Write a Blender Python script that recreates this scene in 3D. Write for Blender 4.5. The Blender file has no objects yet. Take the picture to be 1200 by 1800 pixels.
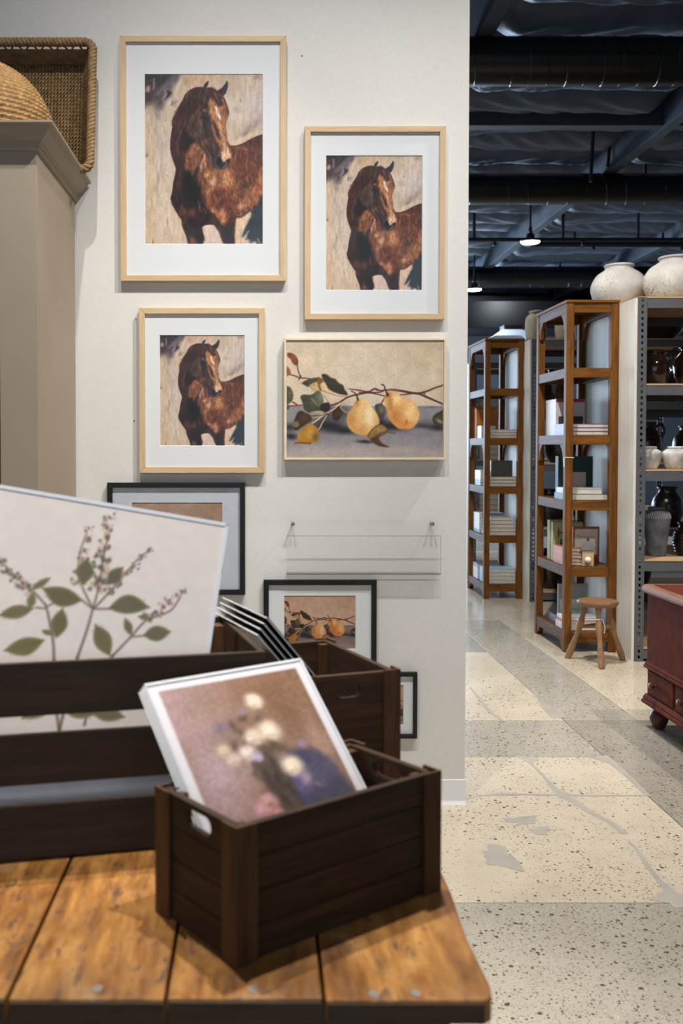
import bpy, bmesh, math, random
import numpy as np
from mathutils import Vector, Matrix

scene = bpy.context.scene
COL = scene.collection
R = math.radians
random.seed(7)

# ------------------------------------------------------------------ camera
cam_data = bpy.data.cameras.new('camera')
cam = bpy.data.objects.new('camera', cam_data); COL.objects.link(cam)
cam.location = (0, 0, 1.41)
cam.rotation_euler = (R(90 - 1.7), 0, 0)
cam_data.sensor_fit = 'VERTICAL'; cam_data.sensor_height = 36; cam_data.sensor_width = 24
cam_data.lens = 1740 / 1800 * 36
cam_data.shift_x = (600 - 455) / 1800
cam_data.shift_y = -(900 - (785 + 1740 * math.tan(R(1.7)))) / 1800
cam_data.clip_start = .05; cam_data.clip_end = 100
cam_data.dof.use_dof = True; cam_data.dof.focus_distance = 4.1; cam_data.dof.aperture_fstop = 4.6
scene.camera = cam

# ------------------------------------------------------------------ exposure, world
vs = scene.view_settings
vs.view_transform = 'Standard'; vs.look = 'None'; vs.exposure = 0.0; vs.gamma = 1.0; vs.use_curve_mapping = False
world = bpy.data.worlds.new('world'); scene.world = world; world.use_nodes = True
world.node_tree.nodes['Background'].inputs[0].default_value = (.62, .78, 1, 1)
world.node_tree.nodes['Background'].inputs[1].default_value = 1.2
scene.cycles.max_bounces = 10; scene.cycles.transparent_max_bounces = 24
scene.cycles.sample_clamp_indirect = 6; scene.cycles.caustics_reflective = False; scene.cycles.caustics_refractive = False
scene.cycles.use_denoising = True

# ------------------------------------------------------------------ lights of the shop
def aim(o, target):
    o.rotation_euler = (Vector(target) - o.location).to_track_quat('-Z', 'Y').to_euler()
def spot(name, loc, target, watts, angle=110, blend=.6, size=.035, col=(1, .955, .89)):
    l = bpy.data.lights.new(name, 'SPOT'); l.energy = watts; l.spot_size = R(angle); l.spot_blend = blend; l.shadow_soft_size = size; l.color = col
    o = bpy.data.objects.new(name, l); COL.objects.link(o); o.location = loc; aim(o, target); return o
def area(name, loc, target, watts, sx, sy, col):
    l = bpy.data.lights.new(name, 'AREA'); l.shape = 'RECTANGLE'; l.size = sx; l.size_y = sy; l.energy = watts; l.color = col
    o = bpy.data.objects.new(name, l); COL.objects.link(o); o.location = loc; aim(o, target); return o
# track spots washing the picture wall
for x, w_ in ((-.38, 275), (.55, 262), (1.65, 275)): spot('track_spot', (x, 1.77, 4.9), (x*.8, 3.87, .88), w_, 66, 1.0, .028, (1, .975, .94))
# spots between table and wall, aimed back at the table
for x in (-.75, .30): spot('table_spot', (x, 2.5, 4.9), (x*.4-.05, 1.42, .8), 560, 46, .8, .03, (1, .94, .86))
# narrow spot added to brighten the botanical print; another raking the cupboard side
spot('print_fill_spot', (-.55, .25, 4.9), (-.27, 1.76, 1.2), 860, 17, .9, .03)
spot('cupboard_spot', (1.3, 1.9, 4.9), (-.85, 3.5, 1.3), 540, 40, 1.0, .03)
# spots over the aisle and the shelves, the last for the far wall
spot('overhead_spot', (2.9, 3.3, 4.8), (1.9, 4.6, 0), 430, 96, .9)
spot('overhead_spot', (1.2, 5.2, 4.8), (1.9, 6.4, .9), 700, 85, .9)
spot('overhead_spot', (.9, 8.1, 4.8), (1.8, 9.0, .6), 300, 85, .9)
spot('overhead_spot', (5.4, 18.2, 4.7), (5.2, 22, 2.4), 200, 90, .9, .05, (.8, .9, 1))  # added to brighten the far wall, no lamp known there
# daylight through the shop windows beyond the partition
area('daylight_back', (-.6, 21.8, 2.3), (-.2, 10, 2.4), 2000, 8.4, 2.9, (.58, .77, 1))
area('daylight_side', (-4.85, 12.5, 2.2), (2, 11.5, 1.9), 110, 8.3, 2.9, (.58, .77, 1))
# added fill from behind the viewer, set in an invented window
area('front_fill', (-1.0, -2.9, 2.3), (-1.0, 4, 2.2), 22, 6.9, 2.9, (1, .965, .93))
# ------------------------------------------------------------------ mesh helpers
def tag(o, label=None, cat=None, group=None, kind=None):
    if label: o['label'] = label
    if cat: o['category'] = cat
    if group: o['group'] = group
    if kind: o['kind'] = kind
    return o
def empty(name, loc=(0, 0, 0), rz=0.0, label=None, cat=None, group=None, kind=None):
    o = bpy.data.objects.new(name, None); COL.objects.link(o); o.empty_display_size = .1
    o.location = loc; o.rotation_euler = (0, 0, rz)
    return tag(o, label, cat, group, kind)
def link(name, me, mat=None, parent=None, loc=None, rot=None, scale=None):
    o = bpy.data.objects.new(name, me); COL.objects.link(o)
    if mat is not None and len(me.materials) == 0: me.materials.append(mat)
    if parent is not None: o.parent = parent
    if loc is not None: o.location = loc
    if rot is not None: o.rotation_euler = rot
    if scale is not None: o.scale = scale
    return o
class B:
    """collects vertices and faces of one part"""
    def __init__(s): s.v = []; s.f = []
    def add(s, vs, fs):
        n = len(s.v); s.v += [tuple(map(float, p)) for p in vs]; s.f += [tuple(i+n for i in f) for f in fs]; return s
    def box(s, x0, y0, z0, x1, y1, z1):
        return s.add([(x0,y0,z0),(x1,y0,z0),(x1,y1,z0),(x0,y1,z0),(x0,y0,z1),(x1,y0,z1),(x1,y1,z1),(x0,y1,z1)],
                     [(0,3,2,1),(4,5,6,7),(0,1,5,4),(1,2,6,5),(2,3,7,6),(3,0,4,7)])
    def obox(s, c, ax, ay, az):
        c, ax, ay, az = map(Vector, (c, ax, ay, az))
        pts = [c + ax*i + ay*j + az*k for k in (-1, 1) for i, j in ((-1,-1),(1,-1),(1,1),(-1,1))]
        return s.add(pts, [(0,3,2,1),(4,5,6,7),(0,1,5,4),(1,2,6,5),(2,3,7,6),(3,0,4,7)])
    def prism(s, poly, h, plane='xy', base=0.0):
        """extrude a 2-D polygon by h; plane names the two axes of the polygon"""
        def P(a, b, c): return {'xy': (a, b, c), 'xz': (a, c, b), 'yz': (c, a, b)}[plane]
        n = len(poly); vs = [P(a, b, base) for a, b in poly] + [P(a, b, base+h) for a, b in poly]
        fs = [tuple(range(n))[::-1], tuple(range(n, 2*n))] + [(i, (i+1) % n, n+(i+1) % n, n+i) for i in range(n)]
        return s.add(vs, fs)
    def lathe(s, prof, n=32, c=(0, 0, 0), cap=True):
        vs = []; fs = []; m = len(prof)
        for r, z in prof:
            for k in range(n): a = 2*math.pi*k/n; vs.append((c[0]+r*math.cos(a), c[1]+r*math.sin(a), c[2]+z))
        for i in range(m-1):
            for k in range(n): fs.append((i*n+k, i*n+(k+1) % n, (i+1)*n+(k+1) % n, (i+1)*n+k))
        if cap: fs += [tuple(range(n))[::-1], tuple(range((m-1)*n, m*n))]
        return s.add(vs, fs)
    def tube(s, path, rad, n=8, closed=False):
        P = [Vector(p) for p in path]; m = len(P); vs = []; fs = []
        rr = rad if hasattr(rad, '__len__') else [rad]*m
        ref = None
        for i in range(m):
            t = (P[(i+1) % m]-P[i-1]) if closed else (P[min(i+1, m-1)]-P[max(i-1, 0)])
            t.normalize()
            if ref is None: ref = Vector((0, 0, 1)) if abs(t.z) < .9 else Vector((1, 0, 0))
            a = (ref - t*ref.dot(t)); a = a.normalized() if a.length > 1e-6 else t.orthogonal().normalized(); ref = a
            b = t.cross(a)
            for k in range(n): q = 2*math.pi*k/n; vs.append(P[i] + (a*math.cos(q)+b*math.sin(q))*rr[i])
        for i in range(m if closed else m-1):
            j = (i+1) % m
            for k in range(n): fs.append((i*n+k, i*n+(k+1) % n, j*n+(k+1) % n, j*n+k))
        if not closed: fs += [tuple(range(n))[::-1], tuple(range((m-1)*n, m*n))]
        return s.add(vs, fs)
    def rope(s, path, R_, pitch, strands=3, n=5, closed=False, step=.006):
        """strands twisted round a path"""
        P = [Vector(p) for p in path]
        if closed: P = P + [P[0]]
        L = [0]
        for a, b in zip(P, P[1:]): L.append(L[-1]+(b-a).length)
        m = max(int(L[-1]/step), 4); C_ = []; T_ = []
        for i in range(m+1):
            d = L[-1]*i/m; j = max(k for k in range(len(L)-1) if L[k] <= d+1e-9); f = (d-L[j])/max(L[j+1]-L[j], 1e-9); C_.append(P[j].lerp(P[j+1], f))
        for i in range(m+1): T_.append((C_[min(i+1, m)]-C_[max(i-1, 0)]).normalized())
        ref = Vector((0, 0, 1)) if abs(T_[0].z) < .9 else Vector((0, 1, 0)); fr = []
        for t in T_:
            a = (ref-t*ref.dot(t)).normalized(); ref = a; fr.append((a, t.cross(a)))
        for q in range(strands):
            pts = []
            for i in range(m+1):
                ph = 2*math.pi*(L[-1]*i/m/pitch + q/strands); a, b = fr[i]; pts.append(C_[i]+(a*math.cos(ph)+b*math.sin(ph))*R_*.55)
            s.tube(pts, R_*.55, n)
        return s
    def mesh(s, name, smooth=False, bevel=0.0, seg=2):
        me = bpy.data.meshes.new(name); me.from_pydata(s.v, [], s.f)
        if bevel or True:
            bm = bmesh.new(); bm.from_mesh(me)
            bmesh.ops.recalc_face_normals(bm, faces=bm.faces)
            if bevel:
                es = [e for e in bm.edges if len(e.link_faces) == 2 and e.calc_face_angle(0) > .5]
                bmesh.ops.bevel(bm, geom=es, offset=bevel, segments=seg, profile=.6, affect='EDGES', clamp_overlap=True)
            bm.to_mesh(me); bm.free()
        if smooth is True: me.polygons.foreach_set('use_smooth', [True]*len(me.polygons))
        elif smooth: me.shade_smooth() if hasattr(me, 'shade_smooth') else None; me.set_sharp_from_angle(angle=R(smooth))
        me.update(); return me
    def obj(s, name, mat, parent=None, smooth=False, bevel=0.0, seg=2, loc=None, rot=None):
        return link(name, s.mesh(name, smooth, bevel, seg), mat, parent, loc, rot)
def bxo(name, mat, parent, x0, y0, z0, x1, y1, z1, bevel=.002): return B().box(x0, y0, z0, x1, y1, z1).obj(name, mat, parent, bevel=bevel)
def copy_tree(o, parent=None):
    c = o.copy(); COL.objects.link(c); c.parent = parent
    for ch in [x for x in list(bpy.data.objects) if x.parent == o]: copy_tree(ch, c)
    return c
def struct(name, bld, mat, parent=None, bevel=0.0):
    o = bld.obj(name, mat, parent, bevel=bevel)
    if parent is None: o['kind'] = 'structure'
    return o
def smooth_path(pts, n=8): return [tuple(p) for p in spline3(pts, n)]
def spline3(pts, n=8):
    P = np.array(pts, float); m = len(P); out = []
    for i in range(m-1):
        a, b, c, d = P[max(i-1, 0)], P[i], P[i+1], P[min(i+2, m-1)]
        for k in range(n): t = k/n; out.append(.5*((2*b)+(-a+c)*t+(2*a-5*b+4*c-d)*t*t+(-a+3*b-3*c+d)*t**3))
    out.append(P[-1]); return out

# ------------------------------------------------------------------ materials
def lin(c):
    return tuple(((v/255)/12.92 if v/255 <= .04045 else ((v/255+.055)/1.055)**2.4) for v in c[:3]) + (1,)
class M:
    def __init__(s, name):
        s.m = bpy.data.materials.new(name); s.m.use_nodes = True; s.t = s.m.node_tree; s.t.nodes.clear()
        s.out = s.n('ShaderNodeOutputMaterial')
    def n(s, t, **kw):
        o = s.t.nodes.new(t)
        for k, v in kw.items():
            if k.startswith('i_'): o.inputs[k[2:].replace('_', ' ')].default_value = v
            elif isinstance(k, str): setattr(o, k, v)
        return o
    def l(s, a, b): s.t.links.new(a, b)
    def bsdf(s, rough=.5, spec=.5, metal=0.0, base=None):
        b = s.n('ShaderNodeBsdfPrincipled'); b.inputs['Roughness'].default_value = rough; b.inputs['Specular IOR Level'].default_value = spec; b.inputs['Metallic'].default_value = metal
        if base is not None: b.inputs['Base Color'].default_value = lin(base)
        s.l(b.outputs[0], s.out.inputs[0]); s.b = b; return b
    def coords(s, scale=(1, 1, 1), rnd=True):
        tc = s.n('ShaderNodeTexCoord'); mp = s.n('ShaderNodeMapping'); mp.inputs['Scale'].default_value = scale
        if rnd:
            oi = s.n('ShaderNodeObjectInfo'); mu = s.n('ShaderNodeMath', operation='MULTIPLY'); mu.inputs[1].default_value = 37.0; s.l(oi.outputs['Random'], mu.inputs[0])
            ad = s.n('ShaderNodeVectorMath', operation='ADD'); s.l(tc.outputs['Object'], ad.inputs[0]); s.l(mu.outputs[0], ad.inputs[1]); s.l(ad.outputs[0], mp.inputs[0])
        else: s.l(tc.outputs['Object'], mp.inputs[0])
        return mp.outputs[0]
    def noise(s, co, scale, detail=4, rough=.55, dist=0.0):
        o = s.n('ShaderNodeTexNoise'); o.inputs['Scale'].default_value = scale; o.inputs['Detail'].default_value = detail; o.inputs['Roughness'].default_value = rough; o.inputs['Distortion'].default_value = dist
        s.l(co, o.inputs['Vector']); return o.outputs['Fac']
    def ramp(s, fac, stops):
        o = s.n('ShaderNodeValToRGB'); e = o.color_ramp.elements
        while len(e) < len(stops): e.new(.5)
        for k, (p, c) in enumerate(stops): e[k].position = p; e[k].color = lin(c) if isinstance(c, tuple) else (c, c, c, 1)
        s.l(fac, o.inputs[0]); return o.outputs[0]
    def mix(s, fac, a, b, mode='MIX'):
        o = s.n('ShaderNodeMix', data_type='RGBA', blend_type=mode)
        for sock, v in ((o.inputs[0], fac), (o.inputs[6], a), (o.inputs[7], b)):
            if isinstance(v, (int, float)): sock.default_value = v
            elif isinstance(v, tuple): sock.default_value = lin(v)
            else: s.l(v, sock)
        return o.outputs[2]
    def math(s, op, a, b):
        o = s.n('ShaderNodeMath', operation=op)
        for sock, v in ((o.inputs[0], a), (o.inputs[1], b)):
            if isinstance(v, (int, float)): sock.default_value = v
            else: s.l(v, sock)
        return o.outputs[0]
    def bump(s, h, strength=.3, dist=.002):
        o = s.n('ShaderNodeBump'); o.inputs['Strength'].default_value = strength; o.inputs['Distance'].default_value = dist; s.l(h, o.inputs['Height']); s.l(o.outputs[0], s.b.inputs['Normal'])

def m_plain(name, col, rough=.5, spec=.4, metal=0.0, var=.0, scale=20, bump=0.0):
    k = M(name); k.bsdf(rough, spec, metal, col)
    if var or bump:
        co = k.coords(); f = k.noise(co, scale, 5)
        if var: k.l(k.ramp(f, [(.25, tuple(v*(1-var) for v in col)), (.75, tuple(min(255, v*(1+var)) for v in col))]), k.b.inputs['Base Color'])
        if bump: k.bump(f, bump)
    return k.m
def m_wood(name, dark, mid, light, axis='x', scale=1.0, rough=.5, spec=.35, blotch=None, bl=.5, bump=.25):
    k = M(name); k.bsdf(rough, spec)
    st = {'x': (1.6, 26, 26), 'y': (26, 1.6, 26), 'z': (26, 26, 1.6)}[axis]
    co = k.coords(tuple(v*scale for v in st)); f = k.noise(co, 1.6, 7, .62, .6); fine = k.noise(co, 7, 4, .6)
    c = k.ramp(f, [(.28, dark), (.5, mid), (.74, light)])
    c = k.mix(.35, c, k.ramp(fine, [(.3, dark), (.7, light)]))
    if blotch:
        co2 = k.coords({'x': (3.5, 11, 11), 'y': (11, 3.5, 11), 'z': (11, 11, 3.5)}[axis]); g = k.noise(co2, 1.2*scale, 6, .65, .3); c = k.mix(k.math('MULTIPLY', k.ramp(g, [(.5, 0.0), (.68, 1.0)]), bl), c, blotch)
    k.l(c, k.b.inputs['Base Color']); k.bump(fine, bump, .001); return k.m
def m_clear(name, gloss=.55, rough=.03, tint=(250, 252, 252), wob=0.0):
    k = M(name); tr = k.n('ShaderNodeBsdfTransparent'); tr.inputs[0].default_value = lin(tint); gl = k.n('ShaderNodeBsdfGlossy'); gl.inputs['Roughness'].default_value = rough
    fr = k.n('ShaderNodeLayerWeight'); fr.inputs[0].default_value = .5; mx = k.n('ShaderNodeMixShader'); k.l(k.math('MULTIPLY', k.math('ADD', k.math('MULTIPLY', k.math('POWER', fr.outputs['Facing'], 5.0), .9), .04), gloss), mx.inputs[0]); k.l(tr.outputs[0], mx.inputs[1]); k.l(gl.outputs[0], mx.inputs[2]); k.l(mx.outputs[0], k.out.inputs[0])
    if wob:
        co = k.coords(); f = k.noise(co, 14, 2); bp = k.n('ShaderNodeBump'); bp.inputs['Strength'].default_value = wob; bp.inputs['Distance'].default_value = .01; k.l(f, bp.inputs['Height']); k.l(bp.outputs[0], gl.inputs['Normal']); k.l(bp.outputs[0], fr.inputs['Normal'])
    return k.m
def m_print(name, tint=(255, 255, 255), gain=1.0, rough=.55):
    k = M(name); k.bsdf(rough, .25); a = k.n('ShaderNodeVertexColor'); a.layer_name = 'paint'
    c = k.mix(1.0, a.outputs[0], tint, 'MULTIPLY'); k.l(c, k.b.inputs['Base Color']); return k.m
def m_emit(name, col, strength):
    k = M(name); e = k.n('ShaderNodeEmission'); e.inputs[0].default_value = lin(col); e.inputs[1].default_value = strength; k.l(e.outputs[0], k.out.inputs[0]); return k.m
def m_linen(name, a, b, rough=.8):
    k = M(name); k.bsdf(rough, .2); co = k.coords((1, 1, 1), False)
    w1 = k.noise(k.coords((500, 500, 30), False), 1.0, 2); w2 = k.noise(k.coords((30, 30, 500), False), 1.0, 2); f = k.math('ADD', k.math('MULTIPLY', w1, .5), k.math('MULTIPLY', w2, .5)); g = k.noise(co, 1.6, 3)
    c = k.mix(k.ramp(g, [(.3, 0.0), (.7, 1.0)]), a, b); c = k.mix(.10, c, k.ramp(f, [(.35, (120, 116, 110)), (.65, (255, 252, 246))])); k.l(c, k.b.inputs['Base Color']); k.bump(f, .12, .001); return k.m
def m_concrete(name, a, b, dark, density, grey_grit=.3):
    k = M(name); k.bsdf(.30, .5); co = k.coords((1, 1, 1), False)
    g = k.noise(co, 1.1, 5, .6, .4); base = k.mix(k.ramp(g, [(.32, 0.0), (.68, 1.0)]), a, b)
    st = k.noise(co, 6, 4); base = k.mix(k.math('MULTIPLY', k.ramp(st, [(.5, 0.0), (.75, 1.0)]), .35), base, tuple(int(v*.8) for v in a))
    dens = k.noise(co, 2.3, 3, .6)
    for sc, size, al in ((54, .27, .9), (96, .30, .85), (190, .32, .65)):
        vo = k.n('ShaderNodeTexVoronoi'); vo.inputs['Scale'].default_value = sc; vo.inputs['Randomness'].default_value = 1; k.l(co, vo.inputs['Vector'])
        sx = k.n('ShaderNodeSeparateColor'); k.l(vo.outputs['Color'], sx.inputs[0])
        pick = k.math('GREATER_THAN', k.math('ADD', sx.outputs[0], k.math('MULTIPLY', k.math('SUBTRACT', dens, .5), 1.5)), 1-density*(1.0 if sc < 100 else 1.6))
        rad = k.math('MULTIPLY', k.math('ADD', sx.outputs[1], .45), size)
        spotm = k.math('MULTIPLY', k.math('LESS_THAN', vo.outputs['Distance'], rad), pick)
        col = k.ramp(sx.outputs[2], [(.0, dark), (.55, tuple(int(v*1.5) for v in dark)), (.86, (140, 132, 118)), (.97, (196, 190, 180))])
        base = k.mix(k.math('MULTIPLY', spotm, al), base, col)
    k.l(base, k.b.inputs['Base Color'])
    rr = k.ramp(k.noise(co, 3, 3), [(.3, .15), (.7, .30)]); k.l(rr, k.b.inputs['Roughness']); return k.m

MAT = {}
MAT['wall'] = m_linen('wall_paint', (210, 208, 204), (205, 202, 197))
MAT['base'] = m_plain('baseboard_vinyl', (222, 222, 224), .35)
MAT['oak'] = m_wood('oak_frame', (178, 150, 112), (194, 167, 129), (207, 183, 148), 'x', 1, .45, bump=.1)
MAT['oak_v'] = m_wood('oak_frame_upright', (178, 150, 112), (194, 167, 129), (207, 183, 148), 'z', 1, .45, bump=.1)
MAT['pale'] = m_plain('pale_float_frame', (214, 196, 164), .45, var=.05)
MAT['black'] = m_plain('black_frame', (13, 13, 15), .45)
MAT['matboard'] = m_plain('white_mat_board', (214, 213, 215), .85, .1)
MAT['glass'] = m_clear('picture_glass', .16, .03, (253, 254, 254))
MAT['wrap'] = m_clear('plastic_wrap', .6, .1, (246, 248, 250), .6)
MAT['sleeve'] = m_clear('clear_sleeve', .3, .1, (252, 252, 253), .25)
MAT['edge_highlight'] = m_plain('edge_highlight', (208, 210, 215), .15, .8)  # white plastic for highlights put in as solid strips
MAT['acrylic'] = m_clear('acrylic', .25, .03, (255, 255, 255))
MAT['acrylic_edge'] = m_clear('acrylic_edge', .5, .1, (228, 227, 223))
MAT['paint'] = m_print('print_ink')
MAT['paint_rosy'] = m_print('print_ink_rosy', (236, 208, 200))
MAT['steel'] = m_plain('steel', (150, 148, 142), .3, .6, .9)
MAT['taupe'] = m_plain('taupe_paint', (150, 137, 119), .55, .3, var=.03, scale=3)
MAT['seagrass'] = m_plain('seagrass', (118, 93, 63), .75, .2, var=.22, scale=40)
MAT['seagrass_rim'] = m_plain('seagrass_rim', (132, 106, 74), .75, .2, var=.2, scale=40)
MAT['straw'] = m_plain('straw', (148, 116, 74), .7, .25, var=.22, scale=40)
MAT['table'] = m_wood('worn_table_top', (108, 66, 28), (160, 108, 50), (196, 148, 84), 'y', .8, .34, .5, (62, 44, 32), .8)
def _table():
    k = M('worn_plank_top'); k.bsdf(.36, .5); co = k.coords((1, 1, 1)); an = k.coords((3.2, 1.0, 3.2))
    f = k.noise(an, 7, 8, .66, .5); c = k.ramp(f, [(.30, (92, 54, 22)), (.46, (146, 94, 42)), (.58, (176, 124, 62)), (.74, (206, 158, 94))])
    g = k.noise(k.coords((9, 1.0, 9)), 9, 4, .6); c = k.mix(.28, c, k.ramp(g, [(.35, (84, 50, 24)), (.65, (200, 150, 88))]))
    d = k.noise(an, 16, 5, .7, .4); c = k.mix(k.math('MULTIPLY', k.ramp(d, [(.56, 0.0), (.66, 1.0)]), .7), c, (52, 36, 26))
    p = k.noise(co, 6, 3, .55); c = k.mix(k.math('MULTIPLY', k.ramp(p, [(.60, 0.0), (.72, 1.0)]), .5), c, (190, 166, 136))
    q = k.noise(an, 3.2, 3, .5, .3); c = k.mix(k.math('MULTIPLY', k.ramp(q, [(.48, 0.0), (.66, 1.0)]), .6), c, (82, 48, 24))
    k.l(c, k.b.inputs['Base Color']); k.l(k.ramp(d, [(.4, .30), (.7, .55)]), k.b.inputs['Roughness']); k.bump(f, .35, .002); return k.m
MAT['table'] = _table()
MAT['table_edge'] = m_wood('dark_table_wood', (36, 26, 18), (54, 38, 24), (74, 52, 32), 'x', 1, .6)
MAT['grey_peg'] = m_plain('grey_filler', (128, 124, 118), .6, var=.2)
MAT['crate'] = m_wood('crate_wood', (30, 20, 13), (52, 36, 23), (80, 57, 37), 'x', 1.4, .6, .25)
MAT['crate_dark'] = m_wood('dark_crate_wood', (22, 15, 10), (36, 25, 17), (56, 40, 28), 'x', 1.4, .6, .25)
MAT['crate_y'] = m_wood('crate_wood_end', (30, 21, 15), (50, 35, 25), (74, 54, 38), 'y', 1.4, .6, .25)
MAT['crate_v'] = m_wood('crate_post_wood', (46, 29, 17), (74, 49, 28), (102, 71, 43), 'z', 1.4, .6, .25)
MAT['crate_floor'] = m_wood('crate_floor_wood', (140, 98, 52), (176, 128, 72), (200, 152, 92), 'x', 1, .6)
MAT['paper'] = m_plain('white_paper', (232, 228, 224), .8, .1)
MAT['pine'] = m_wood('amber_pine', (62, 38, 14), (110, 68, 25), (142, 92, 40), 'z', 1, .6, .12, (64, 38, 20), .6)
MAT['pine_x'] = m_wood('amber_pine_rail', (62, 38, 14), (112, 69, 26), (146, 95, 42), 'x', 1, .6, .12, (64, 38, 20), .6)
MAT['pine_y'] = m_wood('cool_lit_pine', (66, 42, 26), (100, 66, 42), (130, 92, 64), 'y', 1, .6, .12, (70, 46, 32), .6)  # greyer than the other pine, with cool daylight put into its colour
MAT['whitewash'] = m_wood('whitewashed_plywood', (198, 190, 176), (218, 211, 199), (232, 226, 215), 'z', .6, .6, .25)
MAT['rack'] = m_plain('grey_rack_steel', (86, 88, 94), .5, .4, var=.06)
MAT['ply'] = m_wood('shelf_board', (164, 134, 96), (190, 160, 120), (206, 178, 140), 'x', .6, .6)
MAT['ceil'] = m_plain('black_roof_deck', (20, 22, 26), .8)
MAT['batt'] = m_plain('black_insulation_fabric', (78, 87, 104), .5, .5, var=.08, scale=5)
MAT['beam'] = m_plain('painted_beam', (58, 64, 74), .6, .3, var=.1, scale=4)
MAT['duct'] = m_plain('black_duct', (20, 19, 19), .32, .45)
MAT['pipe'] = m_plain('black_pipe', (14, 14, 16), .5)
MAT['wall_far'] = m_plain('grey_far_wall', (116, 126, 140), .8)
MAT['wall_side'] = m_plain('side_wall_paint', (150, 146, 140), .8)
MAT['led'] = m_emit('pendant_diffuser', (255, 246, 228), 50)
MAT['led2'] = m_plain('diffuser_plate', (150, 168, 190), .4)
MAT['con_beige'] = m_concrete('beige_concrete', (216, 203, 181), (203, 188, 164), (52, 50, 50), .26)
MAT['con_grey'] = m_concrete('grey_concrete', (188, 180, 165), (171, 163, 148), (58, 54, 50), .46)
MAT['con_dark'] = m_concrete('dark_grey_concrete', (170, 162, 148), (153, 145, 132), (52, 49, 46), .46)
MAT['joint'] = m_plain('joint_grout', (120, 114, 104), .7)
MAT['filler'] = m_plain('crack_filler', (176, 170, 158), .3, .5, var=.06, scale=8)
MAT['chest'] = m_plain('oxblood_paint', (88, 41, 28), .8, .05, var=.18, scale=14, bump=.1)
MAT['chest_edge'] = m_wood('worn_chest_edge', (84, 44, 34), (120, 76, 52), (160, 116, 80), 'y', 1, .55)
MAT['chest_foot'] = m_wood('dark_chest_foot', (52, 30, 22), (78, 46, 32), (104, 64, 44), 'z', 1, .45)
MAT['stool'] = m_wood('stool_wood', (92, 66, 42), (136, 102, 68), (170, 134, 96), 'z', 1.2, .6)
MAT['stool_seat'] = m_wood('stool_seat_wood', (84, 58, 38), (130, 94, 62), (168, 128, 90), 'x', 1.2, .5)
MAT['urn'] = m_plain('chalky_clay', (206, 200, 188), .85, .15)
MAT['string'] = m_plain('white_string', (230, 228, 222), .7)
def _urn():
    k = M('pitted_white_clay'); k.bsdf(.85, .15); co = k.coords()
    f = k.noise(co, 5, 4); c = k.ramp(f, [(.3, (178, 173, 166)), (.7, (218, 214, 208))])
    sp = k.noise(co, 75, 5, .75); dn = k.noise(co, 4, 2)
    m = k.ramp(k.math('ADD', sp, k.math('MULTIPLY', dn, .35)), [(.742, 0.0), (.81, 1.0)]); c = k.mix(k.math('MULTIPLY', m, .7), c, (86, 72, 60)); k.l(c, k.b.inputs['Base Color']); k.bump(sp, .4, .004); return k.m
MAT['urn'] = _urn()
MAT['pot_grey'] = m_plain('weathered_grey_clay', (188, 185, 181), .85, .2, var=.22, scale=16, bump=.3)
MAT['pot_dark'] = m_plain('charcoal_clay', (102, 105, 112), .8, .25, var=.25, scale=14, bump=.3)
MAT['pot_brown'] = m_plain('glazed_brown_pottery', (40, 24, 18), .15, .6, var=.2, scale=8)
MAT['pot_black'] = m_plain('glazed_black_pottery', (20, 18, 18), .25, .6)
MAT['vase_taupe'] = m_plain('ribbed_taupe_clay', (150, 142, 128), .85, .2, var=.1, scale=24, bump=.3)
MAT['pages'] = m_plain('book_pages', (206, 198, 186), .85, .1, var=.05)
_bk = {}
def book_mat(col, rough=.5):
    if col not in _bk: _bk[col] = m_plain('book_cover_%d' % len(_bk), col, rough, .35, var=.05)
    return _bk[col]
# ------------------------------------------------------------------ flat prints: painted per vertex
def spline(pts, n=8, closed=True):
    P = np.array(pts, float); m = len(P); out = []
    rng_ = range(m if closed else m - 1)
    for i in rng_:
        if closed: a, b, c, d = P[(i-1) % m], P[i], P[(i+1) % m], P[(i+2) % m]
        else: a, b, c, d = P[max(i-1, 0)], P[i], P[i+1], P[min(i+2, m-1)]
        for k in range(n):
            t = k / n
            out.append(.5*((2*b) + (-a+c)*t + (2*a-5*b+4*c-d)*t*t + (-a+3*b-3*c+d)*t**3))
    if not closed: out.append(P[-1])
    return np.array(out)

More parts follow.
